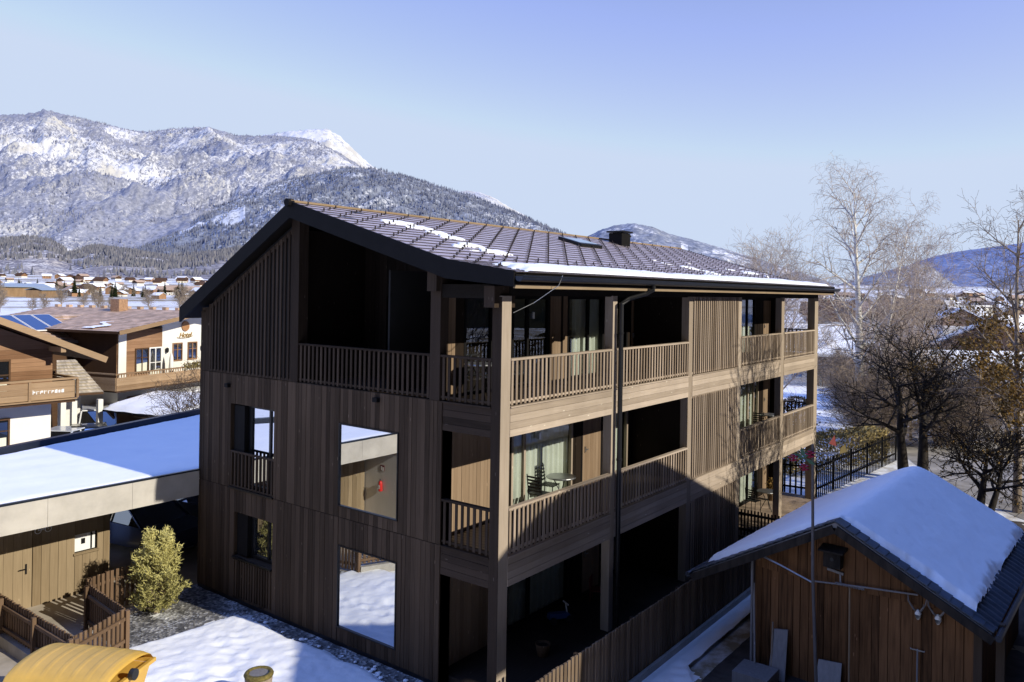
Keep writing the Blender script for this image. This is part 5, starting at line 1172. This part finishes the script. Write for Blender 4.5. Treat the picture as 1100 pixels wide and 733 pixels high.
rf = o.build('roof', M['chalet_dark'], ch_); o = MB(); tiled(o, (4.6, CY0 - 1.25, RZ(4.6) + .165), (4.6, CY1 + 1, RZ(4.6) + .165), (-2.75, CY1 + 1, 8.19), (-2.75, CY0 - 1.25, 8.19), 40, 18); tiled(o, (-11.2, CY1 + 1, RZ(-11.2) + .165), (-11.2, CY0 - 1.25, RZ(-11.2) + .165), (-2.75, CY0 - 1.25, 8.19), (-2.75, CY1 + 1, 8.19), 40, 18); o.build('roof_tiles', M['tile_tan'], rf)
o = MB(); o.bar((4.65, CY0 - 1.28, RZ(4.65) + .09), (-2.75, CY0 - 1.28, 8.11), .05, .26); o.bar((-11.2, CY0 - 1.28, RZ(-11.2) + .09), (-2.75, CY0 - 1.28, 8.11), .05, .26); o.build('barge_board', M['chalet_rail'], rf)
for xx, zz in ((2.9, RZ(2.9) - .15), (-2.75, 7.7)): o = MB(); o.box(xx - .1, xx + .1, CY0 - 1.2, CY0 - .04, zz - .1, zz + .12); o.build('purlin_end', M['chalet_rail'], rf)
o = MB(); o.box(CX0, 3.4, CY0 - 1.2, CY0 - .04, 3.26, 3.40); o.box(2.97, 3.4, CY0 - .04, CY1 - 5, 3.26, 3.40); o.build('balcony_floor', M['chalet_dark'], ch_)
o = MB(); x = -9.5
while x < 3.3:
    xe = min(3.4, x + 1.85)
    for i in range(3): o.box(x + .05, xe - .05, CY0 - 1.24, CY0 - 1.21, 3.46 + i * .24, 3.46 + i * .24 + .232)
    x += 1.85
for i in range(3): o.box(3.38, 3.41, CY0 - 1.15, CY0 + 6, 3.46 + i * .24, 3.46 + i * .24 + .232)
br_ = o.build('balcony_railing', M['chalet_rail'], ch_); o = MB(); o.box(-9.5, 3.46, CY0 - 1.32, CY0 - 1.14, 4.22, 4.30); o.box(3.3, 3.46, CY0 - 1.13, CY0 + 6, 4.22, 4.30); o.bar((-9.5, CY0 - 1.27, 3.41), (3.44, CY0 - 1.27, 3.41), .06, .06)
x = -9.5
while x < 3.5: o.box(x - .05, x + .05, CY0 - 1.30, CY0 - 1.20, 3.44, 4.21); x += 1.85
o.build('handrail', M['chalet_rail'], br_)
def text_obj(name, txt, size, loc, rot, m, parent, shear=0.0, ext=.01):
    cu = bpy.data.curves.new(name, 'FONT'); cu.body = txt; cu.size = size; cu.extrude = ext; cu.shear = shear; cu.align_x = 'CENTER'
    ob = bpy.data.objects.new(name, cu); col.objects.link(ob); dg = bpy.context.evaluated_depsgraph_get(); me = bpy.data.meshes.new_from_object(ob.evaluated_get(dg)); bpy.data.objects.remove(ob)
    o2 = bpy.data.objects.new(name, me); col.objects.link(o2); me.materials.clear(); me.materials.append(m); o2.parent = parent; o2.location = loc; o2.rotation_euler = rot; return o2
o = MB()                                                               # faded, unreadable white lettering on the balcony planks
rl_ = random.Random(5); x = 1.72
for k in range(9):
    w_ = rl_.uniform(.07, .12); hgt = rl_.choice((.12, .14, .17)); o.box(x, x + .03, CY0 - 1.248, CY0 - 1.241, 3.70, 3.70 + hgt); o.box(x + .031, x + w_, CY0 - 1.248, CY0 - 1.241, 3.70 + rl_.choice((0, .06, .1)), 3.70 + rl_.choice((.12, .14))); x += w_ + .035
o.build('lettering', M['white_paint'], br_)
win(ch_, -.9, 1.28, CY0 - .03, 3.5, 5.0, 'chalet_dark'); win(ch_, -.9, 1.3, CY0, 1.4, 2.6, 'chalet_dark'); win(ch_, -5, -3.6, CY0, 1.35, 2.5, 'chalet_wood')
# hotel
ho = thing('hotel', 'white hotel with wooden balcony, red-brown roof and gold lettering', 'hotel', (8.73, 32.43, 0), R(15.2))
HR = lambda x: 6.75 - abs(x - 5.15) * .158
o = MB(); o.box(0, 10.3, 0, 11, -.3, 2.5); o.box(2.95, 7.35, -.02, 11, 2.5, 6.0); o.prism([(2.95, -.02, 6.0), (7.35, -.02, 6.0), (7.35, -.02, HR(7.35) - .1), (5.15, -.02, 6.62), (2.95, -.02, HR(2.95) - .1)], (0, 11, 0)); o.box(0, .5, -.03, 0, 2.52, 5.6); o.build('wall', M['white'], ho)
o = MB()
for i in range(20): z = 2.5 + i * .165; o.box(.5, 2.95, .0, .05, z, z + .16); o.box(7.35, 10.3, 0, .05, z, z + .16); o.box(-.03, .02, .06, 11, z, z + .16)
o.box(.0, 10.3, .1, 11, 2.5, 5.75); o.build('upper_wall', M['chalet_wood'], ho)
o = MB(); o.box(-.06, -.031, .06, 11, 2.5, 5.7); o.build('side_wall', M['chalet_dark'], ho)
o = MB(); o.prism([(-.95, -1.1, HR(-.95) - .12), (5.15, -1.1, 6.63), (5.15, 11.5, 6.63), (-.95, 11.5, HR(-.95) - .12)], (0, 0, .12)); o.prism([(5.15, -1.1, 6.63), (11.3, -1.1, HR(11.3) - .12), (11.3, 11.5, HR(11.3) - .12), (5.15, 11.5, 6.63)], (0, 0, .12)); rf = o.build('roof', M['chalet_dark'], ho)
o = MB(); tiled(o, (-.95, 11.5, HR(-.95) + .005), (-.95, -1.1, HR(-.95) + .005), (5.15, -1.1, 6.755), (5.15, 11.5, 6.755), 36, 17, .02); tiled(o, (11.3, -1.1, HR(11.3) + .005), (11.3, 11.5, HR(11.3) + .005), (5.15, 11.5, 6.755), (5.15, -1.1, 6.755), 36, 17, .02)
for y in range(-1, 12): o.box(5.02, 5.28, y - .12, y + .16, 6.76, 6.90)
tiled(o, (-2.9, 2.9, 5.09), (1.5, 2.9, 5.09), (4.4, 6.2, 6.42), (-2.9, 6.2, 6.42), 18, 10, .05); tiled(o, (4.4, 9.5, 5.09), (-2.9, 9.5, 5.09), (-2.9, 6.2, 6.42), (4.4, 6.2, 6.42), 18, 10, .05)
o.build('roof_tiles', M['tile_red'], rf)
o = MB(); o.prism([(-2.4, 3.2, 5.05), (-2.4, 9.2, 5.05), (-2.4, 6.2, 6.3)], (6, 0, 0)); o.box(-2.4, -.1, 3.2, 9.2, -.3, 5.04); o.build('wing', M['chalet_dark'], ho)
o = MB()
for e_ in (2.9, 9.5): o.bar((-2.92, 6.2, 6.44), (-2.92, e_, 5.10), .05, .16)
o.bar((-2.9, 2.88, 5.08), (1.5, 2.88, 5.08), .04, .12); o.build('barge_board', M['grey_wood'], rf)
o = MB(); o.bar((-.95, -1.13, HR(-.95) - .06), (5.15, -1.13, 6.69), .05, .22); o.bar((11.3, -1.13, HR(11.3) - .06), (5.15, -1.13, 6.69), .05, .22); o.build('barge_board', M['chalet_rail'], rf)
for k in range(3):
    xa = -2.75 + k * 1.12; sy = lambda t: 4.1 + 1.9 * t; sz = lambda y: 5.09 + (y - 2.9) * .403 + .10
    o = MB(); o.hexa([(x, sy(t), sz(sy(t)) + h_) for h_ in (0, .05) for x, t in ((xa + .06, 0), (xa + 1.12, 0), (xa + 1.12, 1), (xa + .06, 1))]); pf = o.build('solar_panel', M['white_paint'], rf)
    o = MB(); o.hexa([(x, sy(t), sz(sy(t)) + h_) for h_ in (.051, .056) for x, t in ((xa + .10, .02), (xa + 1.08, .02), (xa + 1.08, .98), (xa + .10, .98))]); o.build('solar_glass', M['solar'], pf)
o = MB(); o.box(4.1, 4.75, 4.6, 5.3, 6.3, 7.35); o.build('chimney', m_plain('brick_chimney', (.36, .22, .14), .85, var=.3, scale=8), rf)
o = MB(); nu_ = 30
o.grid(lambda u, v: (-.7 + 1.8 * u, .6 + 1.6 * v + .3 * math.sin(u * 9), HR(-.7 + 1.8 * u) + .09 + .02 * fbm(u * 4, v * 4)), nu_, 20, .5, keep=lambda u, v: abs(v - .5 + .22 * math.sin(u * 6)) < .28 - .2 * u); o.build('snow_cover', M['snow_roof'], rf, smooth=True)
BZ = .28
o = MB(); o.box(-1.2, 9.5, -1.25, -.03, 2.42 + BZ, 2.56 + BZ); o.box(-1.2, -.07, -.02, 6, 2.42 + BZ, 2.56 + BZ); o.build('balcony_floor', M['chalet_dark'], ho)
o = MB()
for i in range(5): o.box(-1.22, 9.5, -1.29, -1.26, 2.50 + BZ + i * .135, 2.50 + BZ + i * .135 + .13); o.box(-1.26, -1.23, -1.25, 6, 2.50 + BZ + i * .135, 2.50 + BZ + i * .135 + .13)
for i in range(64): o.box(-1.1 + i * .165, -1.1 + i * .165 + .06, -1.28, -1.255, 3.18 + BZ, 3.32 + BZ)
o.box(-1.3, 9.5, -1.33, -1.2, 3.321 + BZ, 3.39 + BZ); o.box(-1.3, -1.18, -1.19, 6, 3.321 + BZ, 3.39 + BZ); o.build('balcony_railing', M['chalet_rail'], ho)
o = MB(); leaves(o, [(Vector((3.2 + .06 * k, -1.38, 3.70)), 0) for k in range(60)], 700, .09, .07, rnd); o.build('flower_box', M['flower'], ho)
win(ho, 1.15, 1.95, .0, 3.45, 4.70); win(ho, 2.1, 2.85, .0, 2.6, 4.70, 'white_paint'); win(ho, 3.75, 4.35, -.02, 3.95, 4.85, 'chalet_wood', True, False); win(ho, 4.9, 5.5, -.02, 3.95, 4.85, 'chalet_wood', True, False); win(ho, 6.3, 6.9, -.02, 3.95, 4.85, 'chalet_wood', True, False)
for x in (.7, 2.3, 4.2, 6.0, 8.0): win(ho, x, x + .95, 0, .8, 2.15, 'chalet_wood')
for x in (3.2, 5.9): o = MB(); o.lathe([(.04, 0), (.09, .1), (.09, .25), (.02, .3)], (x, -.14, 4.4), 8); o.bar((x, -.14, 4.5), (x, -.02, 4.6), .03, .03); o.build('wall_lantern', M['black_metal'], ho)
o = MB(); o.tube([(4.62, -.03, 5.86), (4.62, -.09, 5.86)], .29, 24); em = o.build('round_emblem', m_plain('wooden_disc', (.36, .18, .08), .7), ho); M['gold'] = m_plain('gold_letters', (.42, .24, .05), .35, .5)
text_obj('hotel_lettering', 'Hotel', .40, (4.62, -.045, 5.22), (R(90), 0, 0), M['gold'], ho, .35, .02)
o = MB(); o.tube([(4.0, -.05, 5.22), (4.2, -.05, 5.18), (4.5, -.05, 5.17), (4.9, -.05, 5.19), (5.2, -.05, 5.28)], .016, 5); o.build('lettering_swash', M['gold'], ho)
pa = thing('folded_parasol', 'white folded parasol on the hotel balcony', 'parasol', (8.73 + 2.95 * .965 + .7 * .262, 32.43 + 2.95 * .262 - .7 * .965, 2.57)); o = MB(); o.tube([(0, 0, 0), (0, 0, 1.9)], .025, 6); o.build('pole', M['grey_wood'], pa); o = MB(); o.lathe([(.10, .75), (.14, 1.0), (.10, 1.6), (.02, 1.95)], n=10); o.build('canopy', M['white_paint'], pa, smooth=True)
o = MB()
o.box(3.0, 8.5, -1.9, -.05, 2.30, 2.34); o.build('awning', M['white_paint'], ho)
# entrance porch with a hipped tiled roof between chalet and hotel
po = thing('entrance_porch', 'porch with weathered tan shingle roof between chalet and hotel', 'porch', (0, 0, 0))
o = MB(); E1, E2, T1, T2 = tuple(bearing(63, 38.3, 2.75)), tuple(bearing(113, 39.6, 2.75)), tuple(bearing(82, 40.6, 4.25)), tuple(bearing(62, 40.0, 4.25))
o.hexa((E1, E2, T1, T2, *[(p[0], p[1], p[2] + .1) for p in (E1, E2, T1, T2)])); rf = o.build('roof', M['chalet_dark'], po)
o = MB(); up = lambda p: (p[0], p[1], p[2] + .105); tiled(o, up(E1), up(E2), up(T1), up(T2), 16, 11, .04); o.build('roof_tiles', M['tile_tan'], rf)
q0, q1 = bearing(64, 39.9), bearing(88, 40.4)
o = MB(); o.bar(q0 + Vector((0, 0, 1.2)), q1 + Vector((0, 0, 1.2)), .3, 2.6); o.build('wall', M['white'], po)
for px_ in (69, 81, 109): p_ = bearing(px_, 38.7 + (px_ - 63) * .026); o = MB(); o.box(p_.x - .12, p_.x + .12, p_.y - .12, p_.y + .12, 0, 2.45); o.build('post', M['white'], po)
# garage under thick snow, shrub in front of it
ga = thing('snowy_garage', 'low wooden garage under a thick snow roof in front of the hotel', 'garage', bearing(203, 41.0), R(12))
o = MB(); o.box(-2.4, 2.4, -2.2, 2.2, 0, 1.95); o.build('wall', M['chalet_dark'], ga)
o = MB(); o.prism([(-2.9, -2.6, 1.98), (0, -2.6, 2.45), (2.9, -2.6, 1.98), (2.9, -2.6, 1.90), (-2.9, -2.6, 1.90)], (0, 5.2, 0)); rf = o.build('roof', M['bark_dark'], ga)
o = MB(); o.grid(lambda u, v: (-2.92 + 5.84 * u, -2.6 + 5.2 * v, 2.0 + .47 * (1 - math.sqrt((u * 2 - 1) ** 2 + .01)) + .22 * sstep(0, .06, min(u, 1 - u, v, 1 - v)) + .03 * fbm(u * 4, v * 4)), 44, 44); o.build('snow_cover', M['snow_roof'], rf, smooth=True)
tree('bare_shrub', 'small bare shrub standing before the snowy garage roof', (6.0, 20.6, 0), M['bark'], M['bark'], SM, 61, [((0, 0, 0), (.1, 0, 1), 4.3, .06), ((.1, .1, 0), (-.2, .1, 1), 3.9, .05)], cat='shrub')

# ------------------------------------------------------------------ neighbour house beyond the frame: it throws the big gable shadow
ne = thing('neighbour_house', 'dark neighbour house beside the shed, outside the right edge of the photo', 'house')
o = MB(); NP = [(-.6, 9.35), (1.56, 10.5), (2.77, 11.02), (3.7, 11.24), (7.86, 11.2), (9.62, 10.52), (11.3, 9.8), (15.9, 7.85), (17.2, 7.3)]
o.prism([(x, -14, z) for x, z in NP[2:]] + [(17.2, -14, 7.05), (7.8, -14, 10.9), (3.7, -14, 10.95), (2.77, -14, 10.6)], (0, -12, 0)); o.prism([(-.6, -14, 9.35), (1.56, -14, 10.5), (2.77, -14, 11.02), (2.77, -14, 9.1), (-.6, -14, 9.05)], (0, -2.0, 0)); o.build('roof', M['tile_red'], ne)
o = MB(); o.prism([(2.12, -14.3, 0), (15.4, -14.3, 0), (15.4, -14.3, 7.7), (7.8, -14.3, 10.9), (3.7, -14.3, 10.95), (2.12, -14.3, 10.25)], (0, -11, 0)); o.build('wall', M['chalet_dark'], ne)
for x in (3.6, 6.4, 9.2, 12): win(ne, x, x + 1.1, -14.28, 1.2, 2.6); win(ne, x, x + 1.1, -14.28, 4.2, 5.6)
# wooded slope added unseen behind the viewpoint to cut sky light on the walls
mb = MB()
def hill(u, v):
    a = R(205 + 135 * u); r = 130 + 230 * v; e = math.sin(math.pi * u) ** .6
    return (r * math.cos(a), r * math.sin(a), (-1 + 118 * e * sstep(0, 1, v) + 9 * fbm(u * 9, v * 4)))
mb.grid(hill, 80, 30); tag(mb.build('added_hillside', M['shrub'], smooth=True), 'dark wooded slope added out of view behind the viewpoint to cut sky light', kind='structure')

# ------------------------------------------------------------------ road, right side houses, valley village
mb = MB(); path = [(20, -13), (24.5, -8.6), (29, -5.2), (34, -3.0), (41, -1.6), (60, -1.0), (90, -4)]
pts = []
for i in range(len(path) - 1):
    for k in range(8): t = k / 8; pts.append(Vector(path[i] + (0,)).lerp(Vector(path[i + 1] + (0,)), t))
for a, b, c in zip(pts, pts[1:], pts[2:]):
    d1 = (b - a).normalized(); d2 = (c - b).normalized(); n1 = Vector((-d1.y, d1.x, 0)) * 2.4; n2 = Vector((-d2.y, d2.x, 0)) * 2.4; z = Vector((0, 0, .012))
    mb.quad(a - n1 + z, b - n2 + z, b + n2 + z, a + n1 + z, .5)
tag(mb.build('road', M['asphalt']), 'pale grey village road curving past the shed', kind='structure')
HM = [M['white'], M['snow_roof'], M['chalet_dark'], M['tile_red'], M['chalet_wood']]
def far_house(name, label, loc, rz, wdt, dep_, hw, hr, roof_i=1, wall_i=0, upper=True, group=None, wins=True):
    """small house: walls, timber gable, roof with overhang, windows"""
    t = thing(name, label, 'house', loc, rz, group); o = MB(); o.box(-wdt / 2, wdt / 2, -dep_ / 2, dep_ / 2, -1, hw); o.build('wall', HM[wall_i], t)
    g = MB(); g.prism([(-wdt / 2, -dep_ / 2 + .01, hw), (wdt / 2, -dep_ / 2 + .01, hw), (0, -dep_ / 2 + .01, hw + hr * .93)], (0, dep_ - .02, 0))
    if upper: g.box(-wdt / 2 - .03, wdt / 2 + .03, -dep_ / 2 - .03, dep_ / 2 + .03, hw * .55, hw)
    g.build('timber_gable', HM[4 if roof_i != 3 else 2], t)
    r = MB(); oh = .12 * wdt
    for s_ in (-1, 1):
        xa = s_ * (wdt / 2 + oh); za = hw - hr * oh / (wdt / 2)
        P = [(xa, -dep_ / 2 - oh, za), (xa, dep_ / 2 + oh, za), (0, dep_ / 2 + oh, hw + hr), (0, -dep_ / 2 - oh, hw + hr)]
        r.prism(P if s_ < 0 else P[::-1], (0, 0, .28))
    r.build('roof', HM[roof_i], t); 
    if wins == 2:
        for k in range(3):
            for z in (hw * .18, hw * .62): q = MB(); x = -wdt * .3 + k * wdt * .3; q.box(x - .45, x + .45, -dep_ / 2 - .06, -dep_ / 2 - .035, z, z + 1.0); q.build('window', M['glass_dark'], t); q = MB(); y = -dep_ * .3 + k * dep_ * .3; q.box(-wdt / 2 - .06, -wdt / 2 - .035, y - .45, y + .45, z, z + 1.0); q.build('window', M['glass_dark'], t)
    elif wins:
        q = MB()
        for k in range(3):
            x = -wdt * .3 + k * wdt * .3
            for z in (hw * .18, hw * .62): q.box(x - .45, x + .45, -dep_ / 2 - .06, -dep_ / 2 - .035, z, z + 1.0)
        for k in range(3):
            y = -dep_ * .3 + k * dep_ * .3
            for z in (hw * .18, hw * .62): q.box(-wdt / 2 - .06, -wdt / 2 - .035, y - .45, y + .45, z, z + 1.0)
        q.build('windows', M['glass_dark'], t)
    return t
far_house('snow_roofed_house', 'low house with wide white snow roof seen just right of the building', bearing(912, 92, -1.0), R(120), 9, 12, 2.6, 1.5, wins=2)
far_house('snow_roofed_house', 'house with bluish shaded snow roof behind the oak and apple trees', bearing(1046, 60, 0), R(35), 7.5, 8, 2.4, 1.6, wins=2)
far_house('snow_roofed_house', 'white house with snow roof glimpsed through the far balcony bay', bearing(855, 78, 0), R(20), 9, 9, 3.2, 2, wins=2)
far_house('snow_roofed_house', 'white house behind the oak tree at the right edge', bearing(1092, 66, 0), R(80), 8, 10, 4.6, 2, wins=2)
st_ = thing('roadside_store', 'long pale store with red sign lettering in the valley town', 'store', bearing(1032, 290, 0), R(-42)); o = MB(); o.box(-9, 9, -5, 5, -1, 5.4); o.build('wall', M['white'], st_); o = MB(); o.box(-9.6, 9.6, -5.6, 5.6, 5.4, 5.9); o.build('roof', M['snow_roof'], st_)
o = MB(); rl_ = random.Random(8); x = -5.5
for k in range(9):
    hgt = rl_.choice((1.2, 1.2, 1.7)); o.box(x, x + .45, -5.1, -5.02, 3.2, 3.2 + hgt); o.box(x + .46, x + .95, -5.1, -5.02, 3.2 + rl_.choice((0, .5)), 3.2 + 1.0); x += 1.22
o.build('sign_lettering', M['red'], st_); o = MB(); o.box(-5.8, 5.9, -5.018, -5.001, 2.9, 5.2); o.build('sign_board', M['white_paint'], st_); o = MB(); o.box(-2, 2.5, -5.05, -5.0, 4.95, 5.35); o.build('green_strip', M['leafg'], st_)
protos = []
for i, (ri, wi, lb) in enumerate(((1, 0, 'small white valley house under a snow roof'), (3, 0, 'small valley house with bare red-brown roof'), (1, 4, 'small brown timber valley house under snow'), (2, 0, 'small valley house with dark roof'))):
    p = far_house('village_house', lb + ' far across the valley', (0, 0, 0), 0, 10, 12, 5.2, 2.6, ri, wi, wi == 0, 'houses of the far valley village'); protos.append([p, False])
rv = random.Random(12)
def put(px, D):
    k = rv.randrange(4); p, used = protos[k]; P_ = bearing(px, D); P_.z = ground_z(P_.x, P_.y) - .3; rz = rv.random() * 6.28; sc = rv.uniform(.5, .95)
    if used: dup(p, P_, rz, sc)
    else: p.location = P_; p.rotation_euler = (0, 0, rz); p.scale = (sc,) * 3; protos[k][1] = True
for i in range(96): put(rv.uniform(-40, 225), rv.choice((rv.gauss(600, 40), rv.gauss(950, 60), rv.gauss(680, 70))))
for i in range(76): put(rv.uniform(872, 1130), rv.choice((rv.uniform(170, 330), rv.gauss(480, 70), rv.gauss(700, 120))))
ha = thing('farm_hall', 'long low hall with grey-blue roof at the left edge of the valley', 'hall', bearing(18, 470, 3), R(15)); o = MB(); o.box(-16, 16, -6, 6, -3, 3.2); o.build('wall', M['chalet_rail'], ha); o = MB(); o.prism([(-17, -7, 3.2), (17, -7, 3.2), (17, 0, 5.2), (-17, 0, 5.2)], (0, 0, .3)); o.prism([(17, 7, 3.2), (-17, 7, 3.2), (-17, 0, 5.2), (17, 0, 5.2)], (0, 0, .3)); o.build('roof', m_plain('blue_grey_sheet', (.28, .34, .42), .5), ha)
ha2 = dup(ha, bearing(48, 455, 2.5), R(40), .7, 'smaller low hall with grey-blue roof right of the long hall')
# trees of the valley floor
GT = 'bare trees across the valley fields'
bt = tree('valley_tree', 'bare brown tree in the snowy valley fields', (0, 0, 0), M['bark_grey'], M['bark_grey'], dict(SM, kids=(18, 9, 6), rmin=.03), 71, [((0, 0, 0), (0, 0, 1), 8.5, .22)], GT)
first = True
for i in range(96):
    if i < 46: px, D = rv.uniform(-40, 225), rv.choice((rv.gauss(225, 12), rv.gauss(540, 40), rv.gauss(560, 40)))
    else: px, D = rv.uniform(860, 1130), rv.uniform(105, 420)
    P_ = bearing(px, D); P_.z = ground_z(P_.x, P_.y); s_ = rv.uniform(.35, .8)
    if first: bt.location = P_; first = False
    else: dup(bt, P_, rv.random() * 6, s_)
cfp = None
def conifer(name, label, loc, h, seed, group=None):
    rg = random.Random(seed); t = thing(name, label, 'tree', loc, 0, group); o = MB(); o.tube([(0, 0, 0), (0, 0, h)], [.025 * h, .004 * h], 6); o.build('trunk', M['bark'], t); mb = MB(); nL = 30
    for k in range(nL):
        z = h * (.08 + .9 * k / nL); r = h * .19 * (1 - k / nL) ** .8 + .02 * h
        for j in range(9):
            a = j * .7 + k * 2.4 + rg.uniform(-.3, .3); rr = r * rg.uniform(.6, 1.15); d = Vector((math.cos(a), math.sin(a), 0)); sd_ = Vector((-d.y, d.x, 0)) * rr * .3
            p = Vector((0, 0, z)); e_ = p + d * rr - Vector((0, 0, rr * .45)); m_ = p.lerp(e_, .55)
            mb.quad(p, m_ - sd_, e_, m_ + sd_, rg.random()); mb.quad(p - Vector((0, 0, .03 * h)), m_ - sd_ * .6 - Vector((0, 0, .03 * h)), e_, m_ + sd_ * .6 - Vector((0, 0, .03 * h)), rg.random() * .5)
    mb.build('crown', M['conifer'], t); return t
conifer('spruce_tree', 'dark dense spruce in front of the store and town at right', bearing(1060, 88, 0), 5.6, 3)
c0 = conifer('spruce_tree', 'dark spruce standing among the far valley houses', bearing(80, 500, 3), 11, 5, 'spruces among the far valley houses')
for i in range(74):
    if i < 38: px, D = rv.uniform(-30, 225), rv.gauss(540, 40)
    else: px, D = rv.uniform(870, 1130), rv.uniform(240, 620)
    P_ = bearing(px, D); P_.z = ground_z(P_.x, P_.y); dup(c0, P_, rv.random() * 6, rv.uniform(.5, 1.15))
